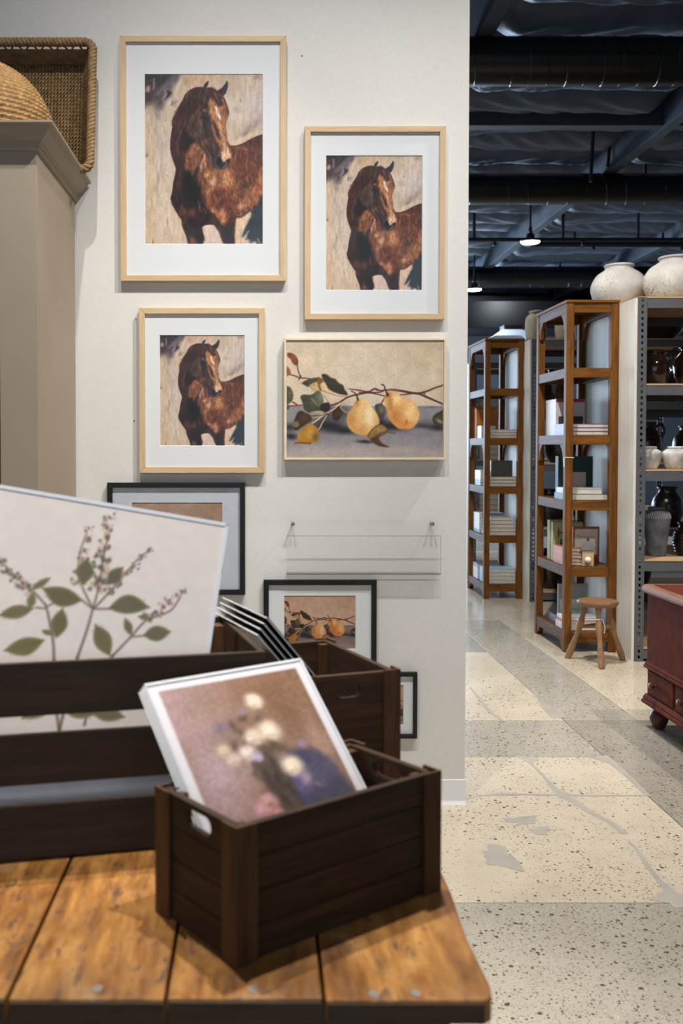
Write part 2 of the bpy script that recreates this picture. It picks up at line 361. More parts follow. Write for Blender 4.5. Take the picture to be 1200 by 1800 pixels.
class Canvas:
    """Colours on a W x H grid; drawing coordinates run over the box (x0,y0)-(x1,y1)."""
    def __init__(s, W, H, box, base, seed=1, wob=.7):
        s.W, s.H = W, H; s.x0, s.y0, s.x1, s.y1 = box
        s.k = W / (s.x1 - s.x0); s.ky = H / (s.y1 - s.y0)
        s.a = np.ones((H, W, 3)) * np.array(base, float)
        s.gx, s.gy = np.meshgrid(s.x0 + (np.arange(W)+.5)/s.k, s.y0 + (np.arange(H)+.5)/s.ky)
        s.r = np.random.RandomState(seed); s.clip = None; s.tf = None
        s.px = 1 / s.k
        wx = s.noise(28*s.px, 28*s.px) * wob; wy = s.noise(28*s.px, 28*s.px) * wob
        s.wx = s.gx + wx * s.px; s.wy = s.gy + wy * s.px          # slightly wobbly hand
    def noise(s, sx, sy, rot=0.0):
        """smooth value noise about 0 with cell size in drawing units, optionally rotated"""
        c, q = math.cos(rot), math.sin(rot)
        u = (s.gx*c + s.gy*q) / sx; v = (-s.gx*q + s.gy*c) / sy
        u -= u.min(); v -= v.min()
        T = s.r.rand(int(v.max())+3, int(u.max())+3) * 2 - 1
        iu = u.astype(int); iv = v.astype(int); fu = u-iu; fv = v-iv
        fu = fu*fu*(3-2*fu); fv = fv*fv*(3-2*fv)
        return (T[iv, iu]*(1-fu) + T[iv, iu+1]*fu)*(1-fv) + (T[iv+1, iu]*(1-fu) + T[iv+1, iu+1]*fu)*fv
    def map(s, P):
        return P if s.tf is None else P @ s.tf[:, :2].T + s.tf[:, 2]
    def put(s, m, col, al=1.0):
        m = np.clip(m, 0, 1) * al
        if s.clip is not None: m = m * s.clip
        s.a += (np.array(col, float) - s.a) * m[..., None]
    def mask(s, pts, soft=1.0, smooth=True, n=6):
        P = s.map(spline(pts, n) if smooth else np.array(pts, float))
        soft *= s.px
        x, y = s.wx, s.wy
        lo = P.min(0) - 3*soft; hi = P.max(0) + 3*soft
        i0 = max(int((lo[1]-s.y0)*s.ky)-3, 0); i1 = min(int((hi[1]-s.y0)*s.ky)+4, s.H)
        j0 = max(int((lo[0]-s.x0)*s.k)-3, 0); j1 = min(int((hi[0]-s.x0)*s.k)+4, s.W)
        M = np.zeros((s.H, s.W))
        if i1 <= i0 or j1 <= j0: return M
        X = x[i0:i1, j0:j1]; Y = y[i0:i1, j0:j1]
        ins = np.zeros(X.shape, bool); D = np.full(X.shape, 1e9)
        m = len(P)
        for i in range(m):
            ax, ay = P[i]; bx, by = P[(i+1) % m]
            if ay != by:
                cr = ((ay > Y) != (by > Y)) & (X < (bx-ax)*(Y-ay)/(by-ay) + ax); ins ^= cr
            dx, dy = bx-ax, by-ay; L = dx*dx+dy*dy + 1e-12
            t = np.clip(((X-ax)*dx + (Y-ay)*dy)/L, 0, 1)
            D = np.minimum(D, (X-ax-t*dx)**2 + (Y-ay-t*dy)**2)
        sd = np.where(ins, 1, -1) * np.sqrt(D)
        M[i0:i1, j0:j1] = np.clip(.5 + sd/(2*soft), 0, 1)
        return M
    def poly(s, pts, col, soft=1.0, al=1.0, smooth=True): s.put(s.mask(pts, soft, smooth), col, al)
    def line(s, pts, w, col, soft=.8, al=1.0, smooth=True):
        P = s.map(spline(pts, 6, False) if smooth else np.array(pts, float))
        W_ = np.interp(np.linspace(0, 1, len(P)), np.linspace(0, 1, len(w)) if hasattr(w, '__len__') else [0, 1], w if hasattr(w, '__len__') else [w, w])
        if s.tf is not None: W_ = W_ * math.hypot(s.tf[0, 0], s.tf[1, 0])
        soft *= s.px; pad = W_.max() + 3*soft
        lo = P.min(0)-pad; hi = P.max(0)+pad
        i0 = max(int((lo[1]-s.y0)*s.ky)-2, 0); i1 = min(int((hi[1]-s.y0)*s.ky)+3, s.H)
        j0 = max(int((lo[0]-s.x0)*s.k)-2, 0); j1 = min(int((hi[0]-s.x0)*s.k)+3, s.W)
        if i1 <= i0 or j1 <= j0: return
        X = s.wx[i0:i1, j0:j1]; Y = s.wy[i0:i1, j0:j1]; best = np.full(X.shape, -1e9)
        for i in range(len(P)-1):
            ax, ay = P[i]; bx, by = P[i+1]; dx, dy = bx-ax, by-ay; L = dx*dx+dy*dy+1e-12
            t = np.clip(((X-ax)*dx + (Y-ay)*dy)/L, 0, 1)
            d = np.sqrt((X-ax-t*dx)**2 + (Y-ay-t*dy)**2)
            best = np.maximum(best, (W_[i]*(1-t)+W_[i+1]*t)/2 - d)
        M = np.zeros((s.H, s.W)); M[i0:i1, j0:j1] = np.clip(.5 + best/(2*soft), 0, 1)
        s.put(M, col, al)
    def blob(s, x, y, rx, ry, col, al=.8, rot=0.0, hard=1.0):
        x, y = s.map(np.array([x, y], float)); f = 1.0 if s.tf is None else math.hypot(s.tf[0, 0], s.tf[1, 0]); rx, ry = rx*f, ry*f
        c, q = math.cos(rot), math.sin(rot); dx, dy = s.wx-x, s.wy-y
        u = (dx*c+dy*q)/rx; v = (-dx*q+dy*c)/ry
        d = u*u+v*v
        s.put(np.exp(-(d**hard)*1.2), col, al)
    def dabs(s, n, box, w, l, cols, al=.5, rot=1.5, jit=.5, soft=1.2, within=None):
        """n brush dabs inside box, coloured from cols"""
        for i in range(n):
            x = s.r.uniform(box[0], box[2]); y = s.r.uniform(box[1], box[3])
            if within is not None:
                j = int((x-s.x0)*s.k); k = int((y-s.y0)*s.ky)
                if not (0 <= j < s.W and 0 <= k < s.H) or within[k, j] < .5: continue
            a = rot + s.r.uniform(-jit, jit); L = l*s.r.uniform(.5, 1.3)/2
            s.line([(x-L*math.cos(a), y-L*math.sin(a)), (x+L*math.cos(a), y+L*math.sin(a))], w*s.r.uniform(.5, 1.3), cols[s.r.randint(len(cols))], soft, al*s.r.uniform(.4, 1), False)
    def grain(s, amp, sx, sy, rot=0.0, m=None):
        n = s.noise(sx, sy, rot)*amp
        if m is not None: n = n*m
        s.a *= (1+n)[..., None]

def paint_horse(W, H):
    c = Canvas(W, H, (118, 62, 1108, 1493), (203, 178, 150), 3)
    # --- washed background
    c.put(.5+.5*c.noise(110, 420), (188, 168, 150), .6)
    c.put(c.noise(160, 300), (212, 194, 176), .8)
    c.put(np.clip(1-(c.gx-118)/150, 0, 1), (203, 170, 128), .55)
    c.put(np.clip((c.gy-1300)/190, 0, 1)*np.clip(1-(c.gx-118)/300, 0, 1), (205, 170, 125), .5)
    c.put(c.noise(30, 260), (178, 162, 150), .15)
    c.blob(230, 560, 55, 330, (176, 164, 154), .55); c.blob(300, 700, 40, 300, (190, 176, 164), .5)
    c.blob(520, 100, 130, 60, (198, 160, 116), .7); c.blob(700, 90, 150, 50, (202, 168, 128), .6); c.blob(470, 125, 30, 45, (170, 132, 95), .6)
    c.blob(960, 180, 120, 130, (205, 184, 160), .7); c.blob(860, 200, 40, 90, (188, 158, 126), .45); c.blob(1060, 90, 45, 30, (150, 118, 96), .6)
    c.blob(1030, 330, 130, 180, (199, 186, 180), .7); c.blob(1085, 420, 40, 60, (168, 148, 146), .7); c.blob(890, 360, 30, 30, (170, 152, 142), .6)
    c.blob(1000, 510, 90, 30, (152, 126, 120), .75, -.6); c.blob(1070, 450, 60, 30, (166, 142, 138), .7, -.6); c.blob(960, 560, 40, 16, (120, 92, 88), .7, -.6)
    c.line([(860, 640), (930, 612), (1010, 572), (1108, 545)], [26, 30, 24], (214, 190, 160), 5, .8)
    # dark smoky corner
    c.poly([(100, 40), (395, 40), (385, 110), (345, 190), (335, 240), (290, 280), (262, 350), (215, 330), (170, 300), (100, 330)], (70, 58, 62), 7, .97)
    c.blob(170, 110, 90, 70, (52, 40, 44), .97); c.blob(270, 100, 60, 60, (46, 40, 44), .9); c.blob(160, 250, 60, 70, (70, 54, 54), .85); c.dabs(40, (120, 65, 380, 330), 10, 60, [(60, 48, 52), (104, 92, 98), (48, 40, 46), (84, 70, 72)], .6, 2.2, .5, 1.2)
    c.blob(220, 330, 34, 60, (112, 100, 92), .7); c.blob(228, 410, 26, 36, (140, 128, 128), .6)
    c.line([(225, 225), (300, 160), (385, 95)], [22, 40, 26], (118, 108, 116), 5, .85); c.line([(355, 80), (385, 70), (380, 110)], 26, (96, 86, 92), 4, .8)
    c.line([(275, 270), (300, 235), (300, 200)], [18, 30, 16], (146, 136, 146), 5, .9); c.poly([(310, 200), (345, 220), (330, 245), (300, 275), (290, 280), (310, 235)], (44, 40, 50), 2)
    c.poly([(196, 100), (203, 110), (202, 175), (190, 195), (192, 140)], (178, 164, 158), 2, .8); c.poly([(125, 190), (145, 160), (162, 180), (150, 210), (125, 205)], (196, 160, 132), 3, .9)
    for x, y, w, h in ((300, 450, 4, 8), (918, 288, 5, 10), (1094, 294, 4, 7), (308, 912, 6, 8), (310, 1300, 5, 40), (185, 1475, 5, 26), (135, 745, 8, 14), (345, 300, 4, 10), (350, 205, 4, 7), (545, 98, 6, 8)):
        c.blob(x, y, w, h, (92, 72, 66), .8)
    c.blob(235, 930, 9, 40, (140, 124, 122), .8); c.blob(225, 980, 7, 40, (156, 138, 132), .7); c.blob(240, 870, 14, 40, (172, 160, 150), .6)
    c.dabs(120, (120, 420, 420, 1480), 5, 90, [(214, 192, 168), (184, 162, 142), (208, 178, 142), (222, 204, 188)], .35, 1.57, .12, 3)
    # --- silhouette
    sil = [(600, 172), (548, 172), (500, 190), (455, 236), (435, 285), (398, 345), (380, 392), (350, 452), (352, 500), (341, 560), (333, 620), (333, 690), (343, 750), (362, 805), (380, 858), (374, 905), (358, 975), (347, 1050), (333, 1104), (346, 1152), (377, 1205), (402, 1250), (428, 1282), (432, 1330), (448, 1385), (466, 1432), (488, 1510),
           (622, 1510), (616, 1430), (604, 1385), (604, 1340), (640, 1326), (682, 1322), (708, 1346), (738, 1392), (760, 1450), (772, 1510), (880, 1510), (878, 1400), (879, 1288), (930, 1268), (985, 1226), (1015, 1200), (1060, 1150), (1120, 1100),
           (1120, 566), (1060, 578), (1000, 604), (940, 640), (885, 662), (835, 660), (800, 600), (780, 350), (690, 220)]
    S = c.mask(sil, 1.0, False); c.put(S, (122, 70, 48)); c.clip = S
    # large tone masses
    c.poly([(600, 170), (420, 240), (330, 470), (320, 700), (380, 860), (560, 880), (640, 700), (640, 400)], (70, 42, 38), 6)
    c.poly([(380, 860), (330, 1100), (430, 1290), (450, 1400), (480, 1510), (620, 1510), (605, 1345), (700, 1320), (690, 1230), (640, 1150), (600, 1040), (560, 950), (560, 860), (470, 850)], (48, 34, 38), 5)
    c.poly([(455, 880), (545, 880), (600, 1040), (640, 1150), (560, 1180), (480, 1120), (440, 1000)], (28, 25, 33), 6)
    c.blob(390, 1000, 40, 110, (84, 52, 46), .8); c.blob(365, 1090, 30, 40, (58, 46, 48), .8); c.blob(415, 930, 14, 110, (96, 64, 58), .6); c.blob(440, 780, 20, 120, (88, 52, 44), .7)
    c.poly([(410, 1180), (435, 1160), (470, 1195), (530, 1180), (548, 1200), (540, 1250), (470, 1262), (400, 1245)], (110, 66, 50), 4, .85)
    c.blob(450, 1290, 40, 50, (90, 52, 44), .8); c.blob(520, 1240, 22, 40, (116, 70, 54), .6); c.blob(605, 1110, 40, 60, (86, 50, 46), .7)
    c.poly([(500, 1430), (530, 1440), (556, 1510), (498, 1510)], (142, 96, 66), 4, .9)
    # neck: dark pocket, lighter rim, chest plate
    c.poly([(480, 470), (430, 560), (425, 660), (440, 720), (470, 690), (530, 640), (585, 620), (560, 560), (500, 520)], (40, 32, 38), 7)
    c.poly([(345, 520), (335, 700), (375, 850), (410, 860), (395, 740), (385, 620), (400, 540), (440, 460), (400, 430)], (86, 50, 44), 6, .8)
    c.line([(470, 440), (430, 520), (400, 600), (395, 680), (405, 760)], [8, 14, 12, 8], (122, 86, 76), 3, .7); c.line([(452, 480), (440, 510)], 14, (120, 84, 66), 3, .6)
    c.line([(500, 200), (450, 280), (400, 380), (360, 470)], [10, 22, 16, 8], (110, 72, 54), 4, .75); c.line([(540, 185), (480, 230), (440, 300)], 12, (120, 80, 56), 4, .7)
    c.blob(540, 250, 60, 40, (92, 66, 54), .7); c.blob(450, 350, 40, 60, (70, 46, 46), .7)
    c.poly([(545, 630), (580, 655), (610, 720), (590, 790), (560, 850), (520, 915), (500, 870), (462, 860), (455, 740), (490, 690), (515, 655)], (146, 92, 60), 3)
    c.blob(520, 720, 36, 60, (166, 108, 72), .7); c.blob(560, 688, 12, 12, (214, 158, 116), .95); c.blob(500, 820, 40, 30, (128, 76, 50), .7); c.blob(475, 845, 14, 20, (166, 108, 76), .8)
    c.poly([(612, 700), (635, 760), (632, 830), (612, 872), (580, 870), (572, 830), (600, 770), (598, 720)], (194, 144, 112), 2.5)
    c.line([(616, 715), (588, 780), (572, 835)], 5, (110, 64, 50), 1.5); c.line([(625, 760), (606, 860)], 4, (150, 100, 76), 1.5)
    c.poly([(548, 850), (566, 838), (572, 880), (552, 935), (535, 990), (522, 930)], (50, 44, 54), 3)
    # shoulder and barrel
    c.poly([(575, 880), (640, 850), (700, 850), (790, 850), (870, 890), (895, 1000), (880, 1130), (880, 1280), (800, 1310), (700, 1240), (640, 1150), (590, 1010), (560, 930)], (150, 92, 58), 6)
    c.blob(640, 910, 50, 36, (190, 126, 78), .8); c.blob(690, 960, 32, 60, (206, 160, 128), .95, .2, 1.5); c.blob(705, 900, 12, 50, (196, 150, 118), .8); c.blob(800, 950, 50, 90, (204, 142, 88), .9); c.blob(795, 920, 22, 66, (226, 172, 118), .8); c.blob(640, 905, 30, 22, (214, 152, 100), .7)
    c.blob(740, 930, 16, 80, (140, 88, 58), .8); c.blob(845, 1000, 22, 90, (182, 122, 78), .7); c.blob(660, 1050, 40, 50, (184, 122, 84), .75); c.blob(755, 1010, 60, 36, (176, 116, 72), .6)
    c.poly([(690, 1060), (760, 1020), (850, 1030), (880, 1100), (878, 1280), (820, 1300), (790, 1220), (720, 1180), (690, 1130)], (116, 62, 48), 8, .92); c.blob(800, 1060, 60, 40, (140, 84, 58), .7); c.blob(680, 1150, 36, 40, (136, 80, 58), .8); c.blob(740, 1130, 50, 40, (112, 60, 48), .8)
    c.poly([(672, 1200), (700, 1190), (730, 1240), (760, 1195), (795, 1215), (800, 1270), (785, 1340), (745, 1335), (735, 1270)], (188, 124, 86), 3, .9); c.blob(690, 1215, 14, 16, (212, 150, 106), .8)
    c.poly([(660, 1240), (700, 1240), (740, 1300), (760, 1360), (700, 1340), (680, 1322), (640, 1326)], (52, 46, 52), 4); c.line([(672, 1255), (668, 1300)], 8, (120, 76, 66), 2, .8)
    c.poly([(745, 1345), (800, 1320), (878, 1280), (880, 1510), (772, 1510), (758, 1440)], (60, 46, 50), 7); c.blob(860, 1320, 22, 60, (84, 50, 48), .7); c.blob(870, 1440, 14, 80, (86, 54, 52), .6)
    c.poly([(900, 690), (840, 662), (1000, 604), (1120, 560), (1120, 900), (1060, 880), (1000, 800), (920, 760)], (106, 62, 50), 12, .9); c.blob(1075, 610, 60, 50, (80, 54, 52), .85); c.blob(960, 690, 50, 14, (170, 110, 76), .7, .3); c.blob(910, 680, 40, 14, (150, 96, 68), .7)
    c.blob(960, 780, 110, 60, (112, 62, 50), .8); c.blob(860, 830, 50, 50, (138, 84, 56), .7); c.blob(1090, 750, 14, 160, (130, 92, 88), .45); c.blob(960, 880, 70, 50, (116, 68, 52), .6)
    c.poly([(900, 920), (950, 900), (1000, 930), (1010, 1020), (960, 1060), (920, 1130), (890, 1140), (905, 1030)], (104, 64, 56), 7, .85); c.line([(905, 960), (885, 1030), (880, 1120)], [10, 22, 10], (152, 112, 88), 3, .8); c.line([(925, 900), (900, 980)], 12, (176, 116, 76), 3, .7)
    c.line([(960, 1040), (930, 1100), (890, 1150)], [20, 14, 8], (74, 48, 50), 3, .85)
    c.poly([(1000, 1020), (1060, 960), (1080, 860), (1120, 900), (1120, 1110), (1010, 1200), (900, 1190), (930, 1120)], (178, 112, 74), 8, .92); c.blob(1020, 1040, 40, 36, (198, 132, 84), .8); c.blob(1085, 940, 22, 60, (192, 126, 82), .8); c.blob(960, 1150, 50, 30, (184, 122, 92), .8); c.blob(920, 1180, 24, 30, (196, 150, 126), .8)
    c.poly([(885, 1230), (940, 1195), (1000, 1185), (1010, 1205), (950, 1255), (880, 1285)], (112, 70, 62), 4, .9); c.line([(895, 1250), (930, 1235), (915, 1225)], 6, (196, 160, 138), 1.5); c.line([(960, 1200), (990, 1205)], 8, (150, 104, 84), 2)
    c.dabs(420, (560, 680, 1108, 1300), 9, 34, [(168, 104, 66), (128, 74, 52), (196, 134, 86), (104, 60, 48), (150, 92, 62), (176, 118, 84)], .45, 1.35, .6, 1.1)
    c.dabs(420, (335, 200, 640, 1490), 8, 36, [(58, 44, 48), (84, 52, 46), (66, 48, 50), (100, 64, 52), (48, 42, 50), (96, 60, 50)], .42, 1.45, .4, 1.1)
    c.dabs(60, (600, 1320, 880, 1490), 7, 50, [(70, 52, 54), (50, 44, 54), (90, 62, 58)], .45, 1.57, .2, 2)
    c.clip = None
    # hair whiskers of the mane
    for a, b in (((435, 290), (428, 322)), ((400, 345), (372, 392)), ((380, 390), (352, 430)), ((352, 455), (346, 492)), ((372, 372), (378, 420)), ((480, 206), (455, 250))):
        c.line([a, b], [9, 3], (122, 80, 60), 1.6, .85)
    # dark teal tail and pale gaps
    c.poly([(878, 1290), (930, 1272), (985, 1228), (1004, 1222), (1000, 1260), (960, 1330), (935, 1400), (925, 1430), (960, 1440), (945, 1500), (880, 1500)], (212, 182, 150), 2)
    c.blob(905, 1440, 26, 60, (200, 172, 154), .7); c.dabs(20, (885, 1300, 950, 1480), 5, 26, [(226, 200, 170), (176, 142, 118)], .5)
    c.poly([(1120, 1090), (1060, 1150), (1015, 1200), (1005, 1262), (962, 1340), (930, 1425), (950, 1420), (985, 1380), (960, 1450), (990, 1455), (1000, 1480), (1040, 1470), (1060, 1500), (1120, 1500)], (48, 58, 64), 2.2)
    c.dabs(70, (985, 1180, 1105, 1470), 7, 50, [(40, 50, 58), (58, 72, 78), (46, 62, 66), (36, 42, 52)], .6, 1.3, .4, 2); c.dabs(14, (960, 1440, 1100, 1490), 6, 22, [(200, 172, 150), (160, 140, 128)], .7, 1.3, .5, 1.5)
    c.poly([(605, 1345), (640, 1330), (682, 1326), (706, 1348), (736, 1394), (758, 1452), (772, 1500), (614, 1500), (618, 1440), (610, 1400)], (206, 178, 160), 2); c.blob(690, 1450, 50, 60, (196, 176, 166), .6); c.line([(630, 1338), (700, 1336)], 8, (220, 188, 158), 2, .8)
    c.line([(470, 1430), (478, 1490)], 8, (58, 46, 56), 2, .9)
    # --- head
    c.poly([(596, 250), (600, 200), (622, 150), (655, 122), (652, 150), (640, 180), (648, 215), (630, 240), (610, 262)], (42, 42, 50), 1.2); c.line([(640, 140), (612, 220)], 8, (66, 62, 68), 2, .6)
    c.poly([(728, 206), (765, 180), (792, 145), (806, 122), (814, 150), (806, 200), (790, 235), (768, 252), (745, 235)], (44, 42, 50), 1.2); c.line([(798, 160), (776, 230)], 10, (70, 66, 74), 2.5, .6)
    head = [(600, 240), (640, 185), (690, 185), (735, 215), (770, 255), (800, 300), (822, 385), (812, 430), (795, 480), (803, 560), (812, 620), (828, 690), (838, 745), (832, 775), (812, 800), (795, 835), (775, 855), (735, 856), (700, 840), (682, 800), (655, 740), (620, 690), (590, 650), (560, 625), (510, 590), (475, 540), (480, 470), (520, 400), (570, 330)]
    c.poly(head, (96, 66, 54), 1.2)
    c.poly([(480, 480), (530, 420), (585, 400), (610, 470), (620, 560), (640, 640), (590, 640), (530, 600), (480, 545)], (88, 66, 54), 6); c.blob(530, 520, 40, 50, (80, 54, 50), .8); c.blob(580, 480, 22, 70, (118, 96, 72), .75); c.blob(560, 580, 40, 26, (92, 70, 60), .7)
    c.line([(570, 420), (610, 520), (622, 585)], [6, 8, 3], (140, 116, 92), 2.5, .7)
    c.poly([(600, 600), (640, 610), (700, 640), (735, 700), (740, 760), (730, 820), (700, 820), (660, 740), (600, 660)], (82, 60, 54), 6); c.blob(620, 630, 26, 26, (150, 102, 74), .85); c.blob(690, 700, 26, 70, (74, 58, 60), .8); c.line([(700, 660), (705, 740)], 8, (120, 96, 96), 3, .6)
    # face plane: orange-tan with dark stripe
    c.poly([(648, 300), (668, 262), (700, 285), (735, 320), (775, 330), (805, 380), (808, 430), (792, 480), (800, 560), (812, 640), (830, 700), (838, 750), (826, 778), (790, 770), (765, 745), (740, 690), (712, 610), (685, 540), (668, 470), (650, 400)], (190, 128, 82), 2)
    c.blob(685, 330, 24, 50, (198, 136, 86), .8); c.blob(790, 420, 22, 60, (156, 98, 64), .8); c.blob(775, 380, 22, 40, (176, 116, 76), .7); c.blob(700, 430, 26, 50, (184, 122, 76), .7)
    c.poly([(600, 300), (640, 270), (655, 330), (648, 370), (620, 360), (605, 380)], (60, 44, 44), 4); c.blob(620, 365, 22, 14, (168, 108, 72), .85)
    c.poly([(608, 400), (650, 395), (668, 430), (664, 500), (660, 560), (632, 590), (612, 500)], (56, 46, 50), 4); c.blob(630, 430, 30, 30, (38, 38, 46), .95, 0, 1.5); c.blob(640, 408, 20, 6, (120, 90, 74), .7); c.blob(645, 450, 10, 6, (92, 92, 100), .6)
    c.poly([(640, 500), (672, 470), (690, 560), (730, 640), (760, 690), (745, 720), (700, 650), (660, 600)], (86, 62, 56), 4)
    c.line([(688, 460), (705, 540), (730, 610), (768, 690)], [8, 18, 18, 6], (176, 112, 68), 2)
    c.poly([(685, 452), (702, 470), (735, 530), (750, 590), (745, 612), (722, 580), (700, 510)], (70, 48, 46), 2.5)
    c.line([(735, 470), (762, 540), (778, 610), (800, 690)], [10, 16, 16, 22], (222, 172, 128), 3); c.line([(790, 510), (800, 600), (812, 660)], 9, (172, 112, 74), 2.5, .8); c.line([(748, 520), (760, 560)], 9, (206, 170, 146), 2)
    c.poly([(706, 335), (722, 345), (740, 385), (750, 430), (748, 450), (730, 420), (712, 370)], (232, 218, 210), 1.6)
    c.poly([(765, 690), (800, 670), (826, 690), (838, 748), (828, 775), (795, 778), (768, 740)], (222, 176, 136), 3); c.line([(766, 660), (770, 700)], 9, (120, 74, 56), 2, .7)
    # forelock
    c.poly([(610, 250), (640, 190), (690, 178), (740, 225), (780, 260), (790, 300), (770, 330), (740, 330), (700, 280), (672, 255), (650, 290), (620, 330), (600, 320)], (80, 50, 48), 2.5)
    for pts, w, col in ((((660, 190), (710, 250), (740, 325)), [16, 12, 4], (96, 56, 54)), (((690, 200), (750, 260), (800, 330), (822, 392)), [16, 16, 12, 4], (104, 62, 54)), (((740, 230), (790, 290), (815, 380)), [10, 12, 4], (120, 72, 56)), (((770, 280), (795, 350)), [14, 4], (196, 146, 108)), (((600, 230), (592, 300), (600, 380)), [22, 20, 6], (66, 50, 48)), (((640, 200), (625, 260), (610, 330)), [10, 12, 4], (120, 84, 62)), (((700, 220), (745, 300)), [5, 4], (150, 108, 100)), (((620, 180), (580, 220), (560, 300)), [14, 18, 8], (96, 68, 54))):
        c.line(pts, w, col, 1.8, .9)
    # muzzle
    c.poly([(720, 770), (740, 740), (762, 745), (768, 790), (790, 800), (800, 780), (826, 772), (828, 790), (806, 815), (785, 852), (735, 856), (700, 838), (682, 790), (668, 750), (690, 740)], (52, 48, 58), 2); c.blob(740, 790, 20, 34, (26, 28, 36), .98, .2, 1.6); c.blob(812, 795, 12, 16, (38, 38, 44), .9)
    c.poly([(762, 745), (790, 740), (800, 775), (785, 795), (770, 790)], (224, 182, 146), 2); c.line([(735, 742), (762, 748), (758, 770)], 4, (206, 186, 172), 1.2); c.line([(672, 760), (690, 815), (730, 850)], 6, (140, 120, 118), 2, .6); c.line([(705, 770), (712, 830), (740, 850)], 5, (128, 112, 116), 2, .6)
    c.line([(770, 850), (795, 825), (800, 800)], 4, (226, 190, 160), 1.3, .8); c.line([(590, 650), (640, 705), (672, 760)], [4, 6, 4], (156, 120, 112), 1.8, .7)
    Hm = c.mask(head, 2, True); c.clip = Hm
    c.dabs(70, (480, 260, 830, 850), 6, 36, [(110, 78, 64), (70, 52, 52), (150, 106, 78)], .35, 1.3, .4, 2)
    c.clip = None
    c.grain(.05, 14, 60, 0); c.grain(.045, 8, 8); c.grain(.03, 4.8, 4.8)
    # ridged brushwork and deeper tones on the animal
    n = np.tanh(3*c.noise(11, 34, .15)) + np.tanh(3*c.noise(14, 26, -.5))
    Sh = np.maximum(S, Hm); c.a *= (1+.085*n*Sh)[..., None]
    dk = np.clip(c.a/255, 0, 1)**1.22*255; c.a += (dk-c.a)*(Sh*.95)[..., None]
    c.a *= (1+.03*np.tanh(3*c.noise(20, 60))*(1-Sh))[..., None]
    g = c.a.mean(-1, keepdims=True); c.a = g+(c.a-g)*(.92-.12*Sh)[..., None]; c.a *= np.array([1.0, .985, 1.0])
    return c.a

